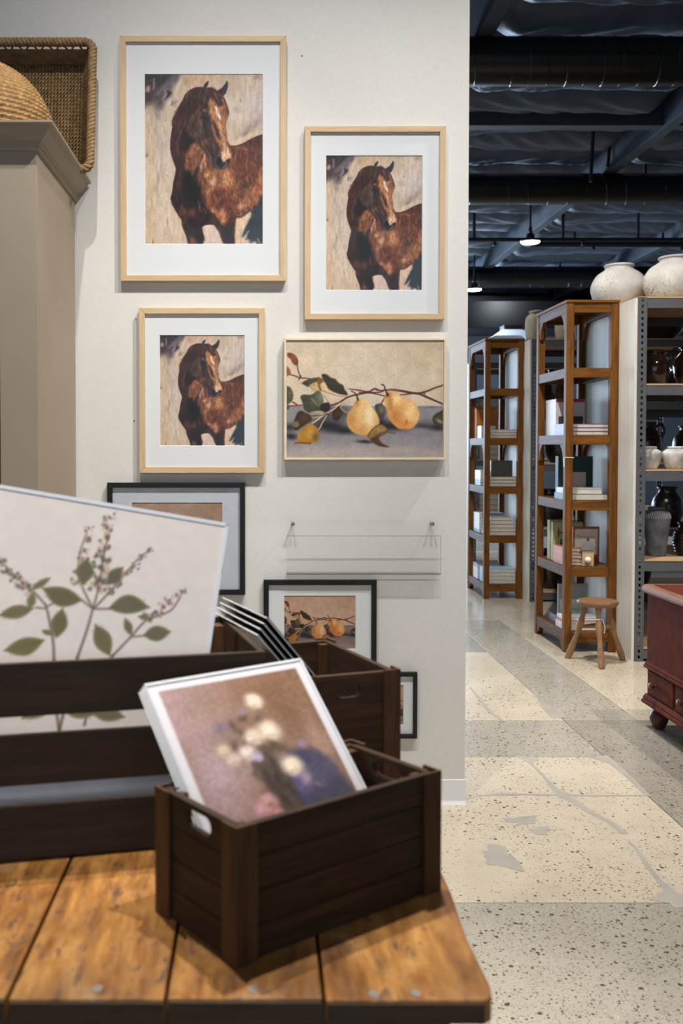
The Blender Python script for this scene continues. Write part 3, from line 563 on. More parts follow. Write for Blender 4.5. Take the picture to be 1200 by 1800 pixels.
def paint_pears(W, H):
    c = Canvas(W, H, (80, 66, 1117, 838), (199, 181, 157), 5)      # coordinates of the canvas seen face on
    c.put(c.noise(260, 200), (186, 166, 138), .8); c.put(c.noise(120, 120), (206, 192, 174), .6); c.blob(700, 350, 260, 160, (205, 190, 174), .6); c.blob(1000, 150, 160, 120, (190, 168, 138), .5)
    # table cloth
    T = np.clip((c.wy-496)/6, 0, 1); c.put(T, (136, 130, 132))
    c.put(T*np.clip((c.gy-720)/90, 0, 1), (170, 156, 144), .9); c.put(T*(.5+.5*c.noise(160, 50)), (118, 116, 124), .5)
    c.blob(980, 600, 130, 20, (112, 106, 106), .8); c.blob(1040, 505, 80, 8, (92, 98, 112), .7); c.blob(150, 560, 70, 40, (128, 128, 136), .5); c.blob(850, 720, 160, 36, (144, 138, 142), .6); c.blob(990, 690, 110, 20, (118, 114, 122), .5); c.blob(640, 800, 400, 40, (172, 162, 154), .5)
    # cast shadows in the painting
    for x, y, rx, ry, al in ((360, 630, 130, 46, .95), (470, 660, 110, 26, .95), (110, 700, 50, 24, .95), (100, 640, 36, 30, .8), (760, 630, 120, 34, .95), (690, 600, 50, 40, .9), (600, 735, 60, 12, .9), (1080, 640, 60, 26, .95), (980, 630, 70, 20, .6), (440, 540, 70, 50, .6), (330, 560, 80, 50, .5)):
        c.blob(x, y, rx, ry, (40, 38, 44), al, .05)
    br = (92, 52, 40); br2 = (112, 62, 46); dk = (66, 44, 38)
    def leaf(pts, col, hi=None, al=1.0):
        c.poly(pts, col, 1.4, al)
        if hi:
            m = c.mask(pts, 1.4); c.clip = m
            P = np.array(pts, float); mid = P.mean(0); sp = P.max(0)-P.min(0)
            c.blob(mid[0]+sp[0]*.12, mid[1]-sp[1]*.1, sp[0]*.3, sp[1]*.3, hi, .7); c.dabs(18, (*P.min(0), *P.max(0)), 5, 30, [hi, tuple(v*.75 for v in col)], .4, .8, .8, 2)
            c.clip = None
    # branches behind
    c.line([(80, 280), (140, 300), (170, 312), (235, 316)], [9, 8, 10, 6], br2); c.line([(152, 225), (160, 270), (175, 305)], 7, br); c.line([(175, 300), (160, 328)], [12, 4], br2)
    c.line([(80, 497), (130, 495), (185, 492)], 9, (122, 52, 42)); c.line([(118, 470), (145, 486)], 8, dk)
    c.line([(498, 384), (560, 394), (620, 402), (660, 385), (690, 395), (760, 390), (830, 396), (900, 410), (960, 416)], [7, 9, 9, 9, 8, 10, 14, 16, 14], br)
    c.line([(960, 414), (1010, 400), (1060, 378), (1117, 358)], [14, 12, 11, 9], br2); c.line([(960, 418), (1020, 444), (1070, 466), (1117, 486)], [14, 14, 12, 10], (98, 48, 38)); c.line([(830, 424), (880, 420), (920, 412)], 9, br2); c.line([(985, 408), (996, 420)], 8, br)
    c.line([(345, 500), (420, 480), (490, 440), (560, 420), (620, 408), (680, 408), (720, 400)], [9, 12, 12, 11, 11, 9, 8], (96, 60, 50)); c.line([(560, 408), (640, 412), (700, 424), (735, 434)], 8, br); c.line([(735, 434), (715, 470), (700, 500)], 8, dk); c.line([(640, 390), (668, 380), (700, 396)], 6, br2)
    # leaves
    leaf([(84, 150), (110, 148), (140, 165), (158, 195), (152, 228), (125, 220), (105, 190), (84, 172)], (124, 66, 42), (160, 92, 58)); leaf([(76, 235), (98, 250), (106, 280), (76, 300)], (138, 90, 58))
    leaf([(76, 375), (105, 376), (122, 410), (118, 455), (95, 480), (76, 478)], (84, 78, 60), (112, 104, 80)); leaf([(76, 490), (100, 496), (90, 520), (76, 520)], (90, 84, 66))
    leaf([(180, 350), (190, 340), (230, 320), (290, 310), (300, 325), (280, 340), (255, 350), (225, 372), (200, 362)], (74, 70, 50), (98, 90, 64))
    leaf([(232, 364), (270, 345), (290, 370), (300, 395), (262, 402), (245, 385)], (176, 148, 100), (202, 176, 130)); leaf([(290, 308), (320, 320), (345, 345), (335, 370), (310, 400), (295, 380), (285, 345)], (122, 84, 46), (160, 116, 66)); leaf([(305, 360), (340, 340), (375, 390), (430, 420), (470, 432), (400, 428), (330, 410)], (206, 178, 134), (222, 200, 160))
    leaf([(316, 288), (345, 290), (370, 310), (400, 320), (425, 345), (455, 360), (465, 385), (488, 425), (440, 422), (395, 405), (360, 385), (340, 350), (318, 310)], (62, 60, 46), (78, 76, 56)); c.line([(470, 350), (480, 390), (492, 384)], [8, 8, 3], (196, 172, 132), 1.5); c.line([(300, 395), (360, 410), (440, 436), (480, 434)], 4, (128, 82, 60))
    leaf([(170, 440), (190, 422), (245, 424), (280, 402), (305, 415), (312, 470), (320, 520), (290, 540), (262, 530), (225, 540), (195, 520), (185, 480)], (72, 72, 54), (102, 104, 82)); leaf([(270, 410), (300, 402), (318, 440), (322, 490), (300, 510), (280, 470)], (96, 98, 80), (124, 128, 108)); c.line([(245, 450), (280, 490)], 5, (140, 138, 112), 1.2)
    leaf([(300, 500), (325, 480), (360, 478), (366, 515), (340, 540), (310, 528)], (44, 42, 36), (60, 58, 46)); leaf([(236, 545), (280, 530), (322, 535), (330, 555), (290, 575), (245, 575)], (150, 142, 118), (188, 178, 146)); c.line([(250, 570), (300, 545)], 4, (96, 88, 72), 1.2)
    leaf([(150, 545), (175, 530), (200, 540), (235, 560), (245, 590), (220, 610), (180, 640), (145, 660), (120, 640), (125, 610)], (68, 52, 40), (96, 72, 54)); leaf([(120, 605), (150, 600), (165, 620), (145, 640), (122, 630)], (122, 104, 78)); leaf([(385, 530), (410, 505), (440, 500), (445, 545), (425, 590), (400, 595), (385, 570)], (66, 48, 36), (92, 66, 44)); c.line([(437, 482), (440, 510), (462, 530), (490, 545)], [7, 9, 8, 6], (170, 140, 100), 1.2)
    c.line([(435, 480), (390, 520), (330, 552), (280, 590), (245, 615)], [7, 8, 9, 9, 6], (214, 188, 146), 1); c.line([(345, 560), (315, 610), (300, 645), (262, 680)], [6, 7, 7, 3], (204, 178, 132), 1); c.line([(360, 545), (372, 500), (320, 425)], 3, (120, 90, 66), 1); c.line([(235, 560), (300, 560), (350, 545)], 5, (84, 60, 48), 1)
    leaf([(160, 740), (155, 690), (180, 650), (225, 616), (262, 625), (296, 668), (288, 715), (250, 745), (210, 750)], (164, 120, 44), (196, 152, 66)); c.clip = None; c.blob(275, 705, 26, 36, (112, 82, 36), .8); c.line([(134, 748), (170, 742), (240, 748)], 8, (122, 60, 32), 1.4)
    # small hanging leaf between pears
    leaf([(665, 500), (690, 482), (720, 490), (735, 530), (720, 575), (700, 590), (680, 560)], (76, 70, 56), (128, 122, 100))
    # pears
    p1 = [(548, 458), (575, 446), (605, 456), (632, 490), (660, 525), (684, 565), (692, 605), (680, 650), (650, 685), (612, 700), (570, 690), (525, 672), (492, 635), (481, 590), (490, 545), (520, 510), (530, 480)]
    c.poly(p1, (205, 160, 100), 1.4); c.clip = c.mask(p1, 1.4); c.blob(625, 560, 44, 110, (238, 216, 174), .95); c.blob(590, 480, 30, 50, (222, 184, 128), .8); c.blob(510, 600, 36, 90, (178, 126, 66), .85); c.blob(570, 660, 60, 40, (196, 140, 76), .8); c.blob(655, 660, 30, 40, (200, 142, 84), .7); c.blob(680, 600, 16, 60, (196, 150, 96), .7); c.blob(548, 480, 20, 30, (150, 96, 54), .7); c.blob(560, 570, 26, 60, (214, 170, 110), .7); c.blob(620, 700, 60, 14, (150, 84, 40), .7); c.clip = None
    p2 = [(735, 425), (755, 405), (790, 400), (825, 420), (850, 445), (895, 455), (930, 480), (952, 520), (960, 560), (945, 605), (915, 640), (875, 656), (830, 648), (790, 620), (760, 580), (748, 530), (730, 480), (724, 450)]
    c.poly(p2, (208, 152, 86), 1.4); c.clip = c.mask(p2, 1.4); c.blob(895, 540, 60, 80, (240, 204, 146), .9); c.blob(810, 450, 44, 50, (240, 208, 154), .9); c.blob(830, 530, 50, 40, (222, 172, 108), .7); c.blob(800, 570, 50, 60, (182, 108, 50), .8); c.blob(750, 520, 18, 90, (206, 146, 80), .7); c.blob(768, 480, 14, 60, (170, 106, 56), .8); c.blob(860, 620, 60, 34, (196, 118, 54), .8); c.blob(872, 600, 10, 20, (160, 92, 40), .8); c.blob(740, 420, 26, 26, (120, 72, 46), .8); c.blob(850, 655, 60, 8, (120, 62, 34), .8); c.clip = None
    c.dabs(90, (490, 460, 690, 690), 6, 26, [(228, 190, 130), (190, 140, 80), (214, 168, 104)], .25, 1.2, .8, 2, c.mask(p1, 1)); c.dabs(110, (730, 410, 955, 645), 6, 26, [(236, 194, 130), (196, 136, 70), (218, 162, 94)], .25, 1.2, .8, 2, c.mask(p2, 1))
    c.line([(510, 400), (530, 410), (545, 430), (553, 458)], [6, 8, 9, 14], (84, 50, 38)); c.line([(710, 355), (724, 362), (735, 395), (752, 425)], [10, 8, 10, 16], (84, 48, 38)); c.line([(742, 400), (770, 388), (830, 394)], [10, 12, 12], (150, 84, 52), 1, .8)
    # curled leaf in front
    leaf([(618, 690), (650, 645), (690, 618), (725, 625), (745, 655), (735, 680), (705, 695), (690, 715), (715, 745), (760, 768), (700, 765), (660, 745), (630, 715)], (92, 62, 34), (128, 98, 56)); leaf([(635, 670), (690, 622), (728, 632), (740, 660), (700, 670), (660, 700), (625, 712)], (140, 110, 62), (160, 130, 80)); c.line([(745, 668), (800, 678)], 6, (84, 64, 50), 1.5, .7)
    leaf([(1046, 580), (1060, 555), (1090, 538), (1130, 530), (1130, 660), (1080, 625), (1056, 610)], (66, 60, 46), (92, 84, 60)); c.clip = None; c.blob(1095, 600, 34, 14, (172, 158, 122), .7, .5)
    lum = c.a.mean(-1, keepdims=True)/255; c.a *= np.clip(.62+lum*.8, .6, 1.0)      # deepen the darks
    c.grain(.05, 6, 3.2); c.grain(.05, 3.2, 8); c.grain(.04, 40, 40)
    return c.a

def paint_botanical(W, H):
    # the sheet measures 610 x 500 mm
    c = Canvas(W, H, (0, 0, 610, 500), (226, 215, 205), 8, .35)
    c.put(c.noise(160, 160), (218, 208, 200), .5); c.put(c.noise(80, 50), (230, 220, 206), .5); c.put(np.clip(1-c.gx/300, 0, 1), (228, 214, 192), .5)
    c.tf = np.array([[.329, .055, 214.1], [-.052, .330, -25.2]])      # measured units -> millimetres on the sheet
    st = (112, 92, 76)
    def leaf(a, b, w, col=(104, 94, 58), bend=0.0):
        a = np.array(a, float); b = np.array(b, float); d = b-a; L = np.hypot(*d); u = d/L; n = np.array([-u[1], u[0]])
        prof = [(0, .03), (.15, .55), (.35, .95), (.55, 1), (.75, .7), (.9, .28), (1, 0)]
        pts = [tuple(a+u*t*L+n*(w*p/2+bend*math.sin(math.pi*t))) for t, p in prof] + [tuple(a+u*t*L+n*(-w*p/2+bend*math.sin(math.pi*t))) for t, p in prof[::-1]]
        c.poly(pts, (148, 134, 76), 1.2); q = [tuple((np.array(p)-(a+b)/2)*.93+(a+b)/2) for p in pts]; c.poly(q, col, 1.6)
        c.line([tuple(a), tuple((a+b)/2+n*bend), tuple(b)], [4, 3, 1], (86, 76, 50), 1, .8)
        for k in range(2, 8):
            p = a+u*L*k/9+n*bend*math.sin(math.pi*k/9)
            for sg in (-1, 1): c.line([tuple(p), tuple(p+u*L*.1+n*sg*w*.33)], 2, (122, 112, 72), 1.2, .5)
    def flowers(p0, p1, n, r=15):
        for i in range(n):
            t = i/(n-1); p = np.array(p0)*(1-t)+np.array(p1)*t; q = r*(1.1-.4*t)
            for k in range(9):
                x, y = p + c.r.uniform(-q*1.5, q*1.5, 2)*np.array([1.2, .8]); c.blob(x, y, q*.62, q*.5, [(196, 160, 140), (112, 96, 84), (96, 84, 66), (206, 170, 136), (126, 108, 92)][c.r.randint(5)], .9, c.r.uniform(0, 3), 1.5)
            c.blob(p[0], p[1], q*.5, q*.6, (98, 86, 72), .9)
    c.line([(385, 935), (420, 830), (458, 695), (487, 590), (505, 480), (520, 390), (540, 320)], [13, 12, 10, 9, 8, 7, 6], st, 1); c.line([(385, 935), (330, 1150), (290, 1320)], [13, 14, 14], st, 1)
    c.line([(458, 690), (405, 580), (388, 500), (395, 410), (430, 310)], [10, 9, 8, 7, 5], st, 1); c.line([(465, 690), (550, 600), (620, 520), (690, 440), (745, 400)], [10, 9, 8, 7, 5], st, 1); c.line([(455, 690), (405, 650)], 8, st, 1); c.line([(460, 692), (545, 694)], 9, st, 1)
    c.line([(270, 940), (265, 850), (240, 720), (225, 670)], [12, 12, 11, 9], st, 1); c.line([(270, 940), (275, 1100), (300, 1300)], 12, st, 1); c.line([(225, 670), (150, 590), (80, 530), (10, 460), (-60, 420)], [10, 9, 8, 7, 5], st, 1); c.line([(230, 690), (180, 685)], 8, st, 1); c.line([(235, 680), (290, 650)], 8, st, 1); c.line([(262, 820), (220, 800)], 8, st, 1)
    c.line([(560, 925), (640, 845), (720, 760), (780, 735), (860, 700), (915, 610)], [11, 10, 9, 9, 8, 6], st, 1); c.line([(560, 925), (470, 1050), (420, 1260)], [11, 12, 12], st, 1); c.line([(655, 835), (720, 830)], 8, st, 1)
    flowers((487, 590), (540, 230), 8, 22); flowers((385, 560), (440, 290), 6, 17); flowers((560, 600), (745, 395), 6, 15); flowers((745, 745), (915, 605), 6, 16); flowers((150, 600), (0, 460), 5, 20); flowers((0, 460), (-150, 380), 4, 18)
    leaf((405, 650), (208, 590), 92, (100, 90, 54), -14); leaf((540, 690), (745, 690), 92, (98, 90, 62), -18); leaf((545, 922), (470, 770), 84, (106, 96, 58)); leaf((280, 832), (310, 690), 78, (100, 92, 56)); leaf((220, 845), (30, 890), 82, (112, 100, 52), -8); leaf((165, 690), (2, 722), 62, (112, 100, 60)); leaf((715, 828), (852, 812), 74, (98, 94, 66)); leaf((410, 568), (430, 440), 84, (94, 88, 60)); leaf((530, 572), (610, 485), 62, (86, 82, 62)); leaf((165, 592), (245, 540), 30, (112, 106, 72)); leaf((650, 825), (620, 745), 38, (100, 92, 60)); leaf((150, 690), (165, 610), 40, (118, 108, 72)); leaf((215, 800), (260, 815), 22); leaf((690, 735), (740, 745), 20)
    leaf((-120, 760), (-280, 700), 80); leaf((300, 1150), (480, 1210), 90); leaf((280, 1120), (120, 1220), 86, (112, 104, 60)); leaf((440, 1180), (620, 1230), 76)
    c.grain(.015, 12, 12)
    return c.a

def paint_bouquet(W, H):
    c = Canvas(W, H, (-60, -55, 1060, 1600), (150, 118, 100), 12)
    c.put(np.clip(1-c.gx/520, 0, 1), (178, 148, 150), .9); c.put(np.clip((c.gx-300)/700, 0, 1)*np.clip(1-c.gy/700, 0, 1), (134, 98, 70), .9); c.put(c.noise(260, 260), (124, 100, 78), .6); c.put(c.noise(120, 160), (176, 140, 128), .5)
    c.blob(230, 170, 140, 120, (150, 130, 112), .6); c.blob(150, 600, 160, 260, (188, 162, 166), .8); c.blob(800, 300, 120, 200, (116, 84, 60), .6); c.blob(900, 640, 60, 200, (186, 152, 126), .7); c.blob(660, 140, 200, 90, (126, 92, 66), .6); c.blob(420, 640, 120, 80, (170, 146, 136), .6)
    c.blob(300, 330, 60, 46, (124, 110, 130), .8); c.blob(480, 250, 40, 34, (158, 138, 150), .8)
    # blue bowl and dark stems
    c.poly([(560, 720), (600, 640), (700, 590), (820, 600), (910, 680), (950, 800), (960, 1010), (620, 1010), (540, 860)], (74, 72, 92), 4); c.blob(820, 760, 90, 120, (92, 88, 108), .7); c.blob(700, 660, 80, 40, (62, 58, 84), .7); c.blob(650, 780, 60, 50, (84, 70, 118), .8); c.blob(700, 800, 44, 60, (190, 168, 188), .8, .5); c.blob(620, 750, 40, 16, (196, 176, 196), .7, .6); c.blob(760, 850, 40, 16, (150, 124, 140), .7, .6); c.blob(640, 850, 40, 60, (110, 92, 150), .7)
    c.poly([(430, 560), (520, 540), (560, 640), (590, 760), (600, 900), (560, 1000), (470, 1000), (450, 860), (430, 740), (400, 640)], (70, 58, 52), 4); c.dabs(70, (380, 480, 600, 980), 16, 70, [(58, 52, 46), (92, 76, 60), (72, 64, 60), (106, 92, 70)], .7, 1.3, .7, 3)
    for x, y in ((420, 400), (560, 330), (620, 420), (380, 330), (330, 480), (460, 300), (600, 480), (640, 560)): c.blob(x, y, 30, 46, (82, 68, 58), .75, x)
    # blossoms
    def rose(x, y, r, col, hi):
        c.blob(x, y, r, r*.9, col, .98, .3, 2)
        for k in range(12): a = k*2.4; c.blob(x+math.cos(a)*r*.5*(k/12), y+math.sin(a)*r*.5*(k/12), r*.34, r*.24, hi if k % 2 else col, .8, a)
        c.blob(x, y+r*.45, r*.7, r*.22, tuple(v*.8 for v in col), .6)
    rose(590, 190, 72, (232, 214, 190), (246, 232, 210)); rose(600, 420, 90, (234, 214, 186), (248, 236, 214)); rose(480, 440, 72, (228, 206, 182), (244, 230, 212)); rose(400, 540, 70, (226, 206, 190), (242, 228, 214)); rose(290, 560, 56, (214, 192, 178), (228, 208, 190)); rose(250, 490, 56, (206, 184, 156), (220, 200, 170)); rose(650, 690, 84, (236, 216, 186), (250, 238, 216)); rose(450, 580, 44, (188, 172, 196), (204, 190, 212)); rose(780, 560, 40, (146, 124, 142), (160, 138, 150))
    rose(390, 880, 70, (206, 150, 150), (222, 176, 170)); rose(330, 920, 60, (198, 146, 150), (216, 170, 168)); rose(420, 970, 50, (190, 130, 124), (210, 160, 150)); rose(560, 1010, 40, (226, 186, 176), (240, 210, 200)); c.blob(390, 900, 26, 16, (150, 110, 70), .8)
    c.dabs(140, (0, 0, 1000, 1000), 14, 60, [(168, 138, 128), (142, 112, 92), (186, 160, 156), (120, 94, 76)], .18, .8, .8, 4)
    c.grain(.06, 20, 20); c.grain(.05, 8, 8)
    e = np.maximum(np.maximum(-c.gx, c.gx-1000)/14, (-c.gy)/14); c.put(np.clip(e+.5, 0, 1), (226, 222, 224))
    return c.a
# ------------------------------------------------------------------ the setting
WY = 3.868                                    # face of the picture wall
floor = struct('floor', B().box(-5, -3, -.12, 10, 22, -.004), MAT['joint'])
def slab(x0, y0, x1, y1, m): bxo('concrete_slab', MAT[m], floor, x0+.002, y0+.002, -.02, x1-.002, y1-.002, 0, .0012)
for a in ((-5, -3, 1.57, 3.02, 'con_grey'), (1.57, -3, 5.2, 3.02, 'con_grey'), (-5, 3.02, 1.57, 3.966, 'con_beige'), (-5, 3.966, 1.57, 4.46, 'con_beige'), (-5, 4.46, 1.57, 5.06, 'con_grey'),
          (1.57, 3.02, 5.2, 5.06, 'con_dark'), (-5, 5.06, 1.57, 6.75, 'con_beige'), (1.57, 5.06, 1.95, 8.0, 'con_grey'), (1.95, 5.06, 5.2, 8.0, 'con_beige'), (-5, 6.75, 1.57, 8.0, 'con_dark'),
          (-5, 8.0, 2.6, 12, 'con_beige'), (2.6, 8.0, 5.2, 12, 'con_beige'), (-5, 12, 5.2, 22, 'con_grey'), (5.2, -3, 10, 6, 'con_grey'), (5.2, 6, 10, 22, 'con_beige')): slab(*a)
SZ = [.0004]
def strip(name, pts, widths):
    SZ[0] += .0001; z = SZ[0]
    P = np.array(pts, float); n = len(P); vs = []; fs = []
    for i in range(n):
        t = P[min(i+1, n-1)]-P[max(i-1, 0)]; t /= np.hypot(*t); q = np.array([-t[1], t[0]])*widths[i]/2
        vs += [(*(P[i]+q), z), (*(P[i]-q), z)]
    for i in range(n-1): fs.append((2*i, 2*i+1, 2*i+3, 2*i+2))
    B().add(vs, fs).obj(name, MAT['filler'], floor)
def patch(cx, cy, rx, ry, rot, seed):
    r = random.Random(seed); n = 44; ph = [r.uniform(0, 6.28) for _ in range(4)]; vs = []
    for k in range(n):
        a = 2*math.pi*k/n; q = 1+.22*math.sin(2*a+ph[0])+.2*math.sin(3*a+ph[1])+.14*math.sin(5*a+ph[2])+.1*math.sin(9*a+ph[3]); x, y = rx*q*math.cos(a), ry*q*math.sin(a)
        vs.append((cx+x*math.cos(rot)-y*math.sin(rot), cy+x*math.sin(rot)+y*math.cos(rot), .0007))
    B().add(vs, [tuple(range(n))]).obj('floor_patch', MAT['filler'], floor)
strip('crack_filler', [(1.204, 4.447), (1.212, 4.327), (1.219, 4.185), (1.218, 4.058), (1.231, 3.964), (1.255, 3.881), (1.277, 3.777), (1.316, 3.684), (1.332, 3.564)], [.02, .014, .016, .025, .055, .035, .028, .026, .03])
strip('crack_filler', [(1.321, 3.502), (1.323, 3.412), (1.307, 3.299), (1.300, 3.176), (1.303, 3.070), (1.328, 3.001)], [.006, .016, .018, .02, .04, .07])
strip('crack_filler', [(1.237, 5.763), (1.234, 5.452), (1.229, 5.216), (1.252, 5.063)], [.012, .022, .02, .02])
strip('crack_filler', [(0.819, 3.919), (0.909, 3.964), (0.981, 3.977), (1.074, 3.977), (1.222, 3.971), (1.367, 3.957), (1.576, 3.964)], [.006, .012, .03, .012, .02, .012, .008])
strip('crack_filler', [(1.598, 5.875), (1.569, 5.476), (1.551, 5.285), (1.567, 5.106)], [.01, .025, .05, .09])
strip('crack_filler', [(1.545, 4.464), (1.576, 4.383), (1.578, 4.185), (1.571, 3.951)], [.09, .04, .025, .02])
patch(0.829, 3.355, 0.062, 0.085, 0.3, 0)
patch(0.994, 3.696, 0.05, 0.045, 0, 1)
patch(1.034, 3.596, 0.035, 0.035, 0, 2)
patch(1.218, 4.423, 0.03, 0.05, 0, 4)
patch(1.292, 3.039, 0.06, 0.05, 0, 5)
# picture wall with its cove base
wall = struct('wall_front', B().box(-5, WY, 0, .812, WY+.15, 4.5), MAT['wall'])
for x, z in ((.165, 2.918), (-.478, 1.905), (-.486, 1.51)): B().lathe([(.0025, 0), (.0025, .001)], 10).obj('nail_hole', MAT['black'], wall, loc=(x, WY-.0005, z), rot=(R(90), 0, 0))
bb = B().prism([(0, 0), (.012, 0), (.008, .006), (.004, .014), (.003, .096), (0, .098)], 1, 'yz')
vs = [(-5+x*5.815, WY-y, z) for x, y, z in bb.v]
base = struct('baseboard_front', B().add(vs, bb.f), MAT['base'])
B().box(.8125, WY-.003, 0, .8155, WY+.15, .098).obj('baseboard_return', MAT['base'], base)
struct('wall_right', B().box(10, -3, 0, 10.15, 22, 5.2), MAT['wall_side'])
wr = struct('wall_rear', B().box(-5, -3.15, 0, -4.6, -3, 5.2).box(2.6, -3.15, 0, 10, -3, 5.2).box(-4.6, -3.15, 0, 2.6, -3, .75).box(-4.6, -3.15, 3.85, 2.6, -3, 5.2), MAT['wall_side'])
w3 = struct('added_front_window', B().box(-4.6, -3.12, .75, 2.6, -3.02, .82).box(-4.6, -3.12, 3.78, 2.6, -3.02, 3.85).box(-4.6, -3.12, .82, -4.53, -3.02, 3.78).box(2.53, -3.12, .82, 2.6, -3.02, 3.78), MAT['black'])  # unseen window made up around the front fill light
for i in range(1, 4): B().box(-4.6+i*1.8-.03, -3.1, .82, -4.6+i*1.8+.03, -3.03, 3.78).obj('mullion', MAT['black'], w3)
for i in range(4): B().box(-4.6+i*1.8+.03, -3.07, .82, -4.6+(i+1)*1.8-.03, -3.064, 3.78).obj('pane', MAT['glass'], w3)
# back wall: grey below, black above, a broad shop window off to the left
wb = struct('wall_back', B().box(3.7, 22, 0, 10, 22.15, 4.03).box(-5, 22, 0, 3.7, 22.15, .7), MAT['wall_far'])
B().box(-5, 21.98, 4.03, 10, 22.15, 5.2).obj('black_upper_band', MAT['duct'], wb)
w1 = struct('window_1', B().box(-5, 22, 3.72, 3.7, 22.12, 4.03).box(-5, 22.02, .7, -4.9, 22.12, 3.72).box(3.6, 22.02, .7, 3.7, 22.12, 3.72).box(-4.9, 22.02, .7, 3.6, 22.12, .76).box(-4.9, 22.02, 3.66, 3.6, 22.12, 3.72), MAT['black'])
for i in range(1, 5): B().box(-4.9+i*1.7-.03, 22.03, .76, -4.9+i*1.7+.03, 22.11, 3.66).obj('mullion', MAT['black'], w1)
for i in range(5): B().box(-4.9+i*1.7+.03, 22.06, .76, -4.9+(i+1)*1.7-.03, 22.066, 3.66).obj('pane', MAT['glass'], w1)
wl = struct('wall_left', B().box(-5.15, -3, 0, -5, 8.2, 5.2).box(-5.15, 16.8, 0, -5, 22, 5.2).box(-5.15, 8.2, 0, -5, 16.8, .7).box(-5.15, 8.2, 3.72, -5, 16.8, 5.2), MAT['wall_side'])
w2 = struct('window_2', B().box(-5.12, 8.2, .7, -5.02, 16.8, .76).box(-5.12, 8.2, 3.66, -5.02, 16.8, 3.72).box(-5.12, 8.2, .76, -5.02, 8.3, 3.66).box(-5.12, 16.7, .76, -5.02, 16.8, 3.66), MAT['black'])
for i in range(1, 5): B().box(-5.11, 8.3+i*1.68-.03, .76, -5.03, 8.3+i*1.68+.03, 3.66).obj('mullion', MAT['black'], w2)
for i in range(5): B().box(-5.07, 8.33+i*1.68, .76, -5.064, 8.27+(i+1)*1.68, 3.66).obj('pane', MAT['glass'], w2)
# roof: deck, purlins, a cross beam and sagging insulation between them
ceil = struct('ceiling', B().box(-5, -3, 5.06, 10, 22, 5.2), MAT['ceil'])
GX = [-.62, 1.78, 4.16, 6.58, 9.0]
for x in GX:
    g = B().box(x-.065, 4.2, 4.64, x+.065, 21.95, 5.05).obj('roof_purlin', MAT['beam'], ceil, bevel=.006)
B().box(-2.9, 10.12, 4.66, 9.9, 10.28, 5.06).obj('cross_beam', MAT['beam'], ceil, bevel=.006)
batts = []
for v in range(4):
    r = np.random.RandomState(40+v); nx, ny = 56, 18; vs = []; fs = []
    wr = [(r.uniform(2, 13), r.uniform(3, 9), r.uniform(0, 6.28), r.uniform(.003, .008)) for _ in range(7)]
    sag = r.uniform(.25, .27); kx = [r.uniform(.3, .8) for _ in range(3)]
    for i in range(nx+1):
        for j in range(ny+1):
            u, w = i/nx, j/ny; x = (u-.5)*2.26; y = (w-.5)*.605
            s_ = math.sin(math.pi*w)**.6; e = min(1, min(u, 1-u)*9)**.5
            z = -s_*e*(sag + .012*math.sin(kx[0]*9*u+v) + .006*math.sin(kx[1]*23*u)) + sum(a*math.sin(fx*x*2+fy*y*6+p) for fx, fy, p, a in wr)*s_*.9
            y += .015*s_*math.sin(5*u+v)
            vs.append((x, y, z))
    for i in range(nx):
        for j in range(ny): a = i*(ny+1)+j; fs.append((a, a+1, a+ny+2, a+ny+1))
    batts.append(B().add(vs, fs).mesh('insulation_batt', smooth=True))
for b in range(4):
    xm = (GX[b]+GX[b+1])/2
    for k in range(25 if b else 14):
        y = 6.9+.61*k
        if b == 0: y = 11 + .61*k
        if 10.0 < y < 10.4: continue
        o = link('insulation_batt', batts[(k*7+b*3) % 4], MAT['batt'], ceil, (xm, y, 5.0)); o.scale = (1 if (k+b) % 2 else -1, 1, 1)
# round ducts with spiral seams, hung on rods
def duct(y, zc, r, x0, x1, label):
    t = empty('spiral_duct', (x0, y, zc), 0, label, 'duct', 'black spiral ducts under the roof')
    n = 40; d = B().tube([(0, 0, 0), (x1-x0, 0, 0)], r, n); d.obj('duct_shell', MAT['duct'], t, smooth=30)
    sm = B(); L = x1-x0; pitch = .145*(1 if y < 9 else 1.6)
    path = []
    for i in range(int(L/pitch*20)): a = 2*math.pi*i/20; path.append((i*pitch/20, (r+.001)*math.cos(a), (r+.001)*math.sin(a)))
    sm.tube(path, .0045, 4).obj('spiral_seam', MAT['duct'], t)
    for i in range(int(L/2.4)+1): B().box(i*2.4+.4-.015, -.015, r, i*2.4+.4+.015, .015, 5.02-zc).obj('hanger_rod', MAT['pipe'], t)
duct(8.0, 4.30+.185, .185, -1.0, 9.6, 'thick black spiral duct crossing nearest under the ceiling')
duct(11.9, 4.30+.18, .18, -3.0, 9.6, 'middle black spiral duct crossing above the pendant lamp')
duct(18.2, 4.32+.19, .19, -4.5, 9.6, 'farthest black duct crossing just above the urns')
def pipe(y, z, x0, x1, r, rods, label):
    t = empty('sprinkler_pipe', (x0, y, z), 0, label, 'pipe', 'thin black pipes under the roof')
    B().tube([(0, 0, 0), (x1-x0, 0, 0)], r, 10).obj('pipe_run', MAT['pipe'], t, smooth=40)
    for x in rods: B().tube([(x-x0, 0, 0), (x-x0, 0, 5.02-z)], .022, 8).obj('drop_rod', MAT['pipe'], t)
    for x in rods[:2]: B().lathe([(.012, -.09), (.03, -.08), (.03, -.05), (.015, -.04), (.015, 0)], 10).obj('sprinkler_head', MAT['pipe'], t, loc=(x-x0+.3, 0, 0))
pipe(14.6, 4.44, -2.5, 9.6, .03, (3.15, 4.45, 5.55), 'thin black sprinkler pipe running behind the lit pendant lamp')
pipe(15.8, 4.62, 4.3, 7.0, .05, (5.0, 6.4), 'short thick black pipe high behind the second drop rod')
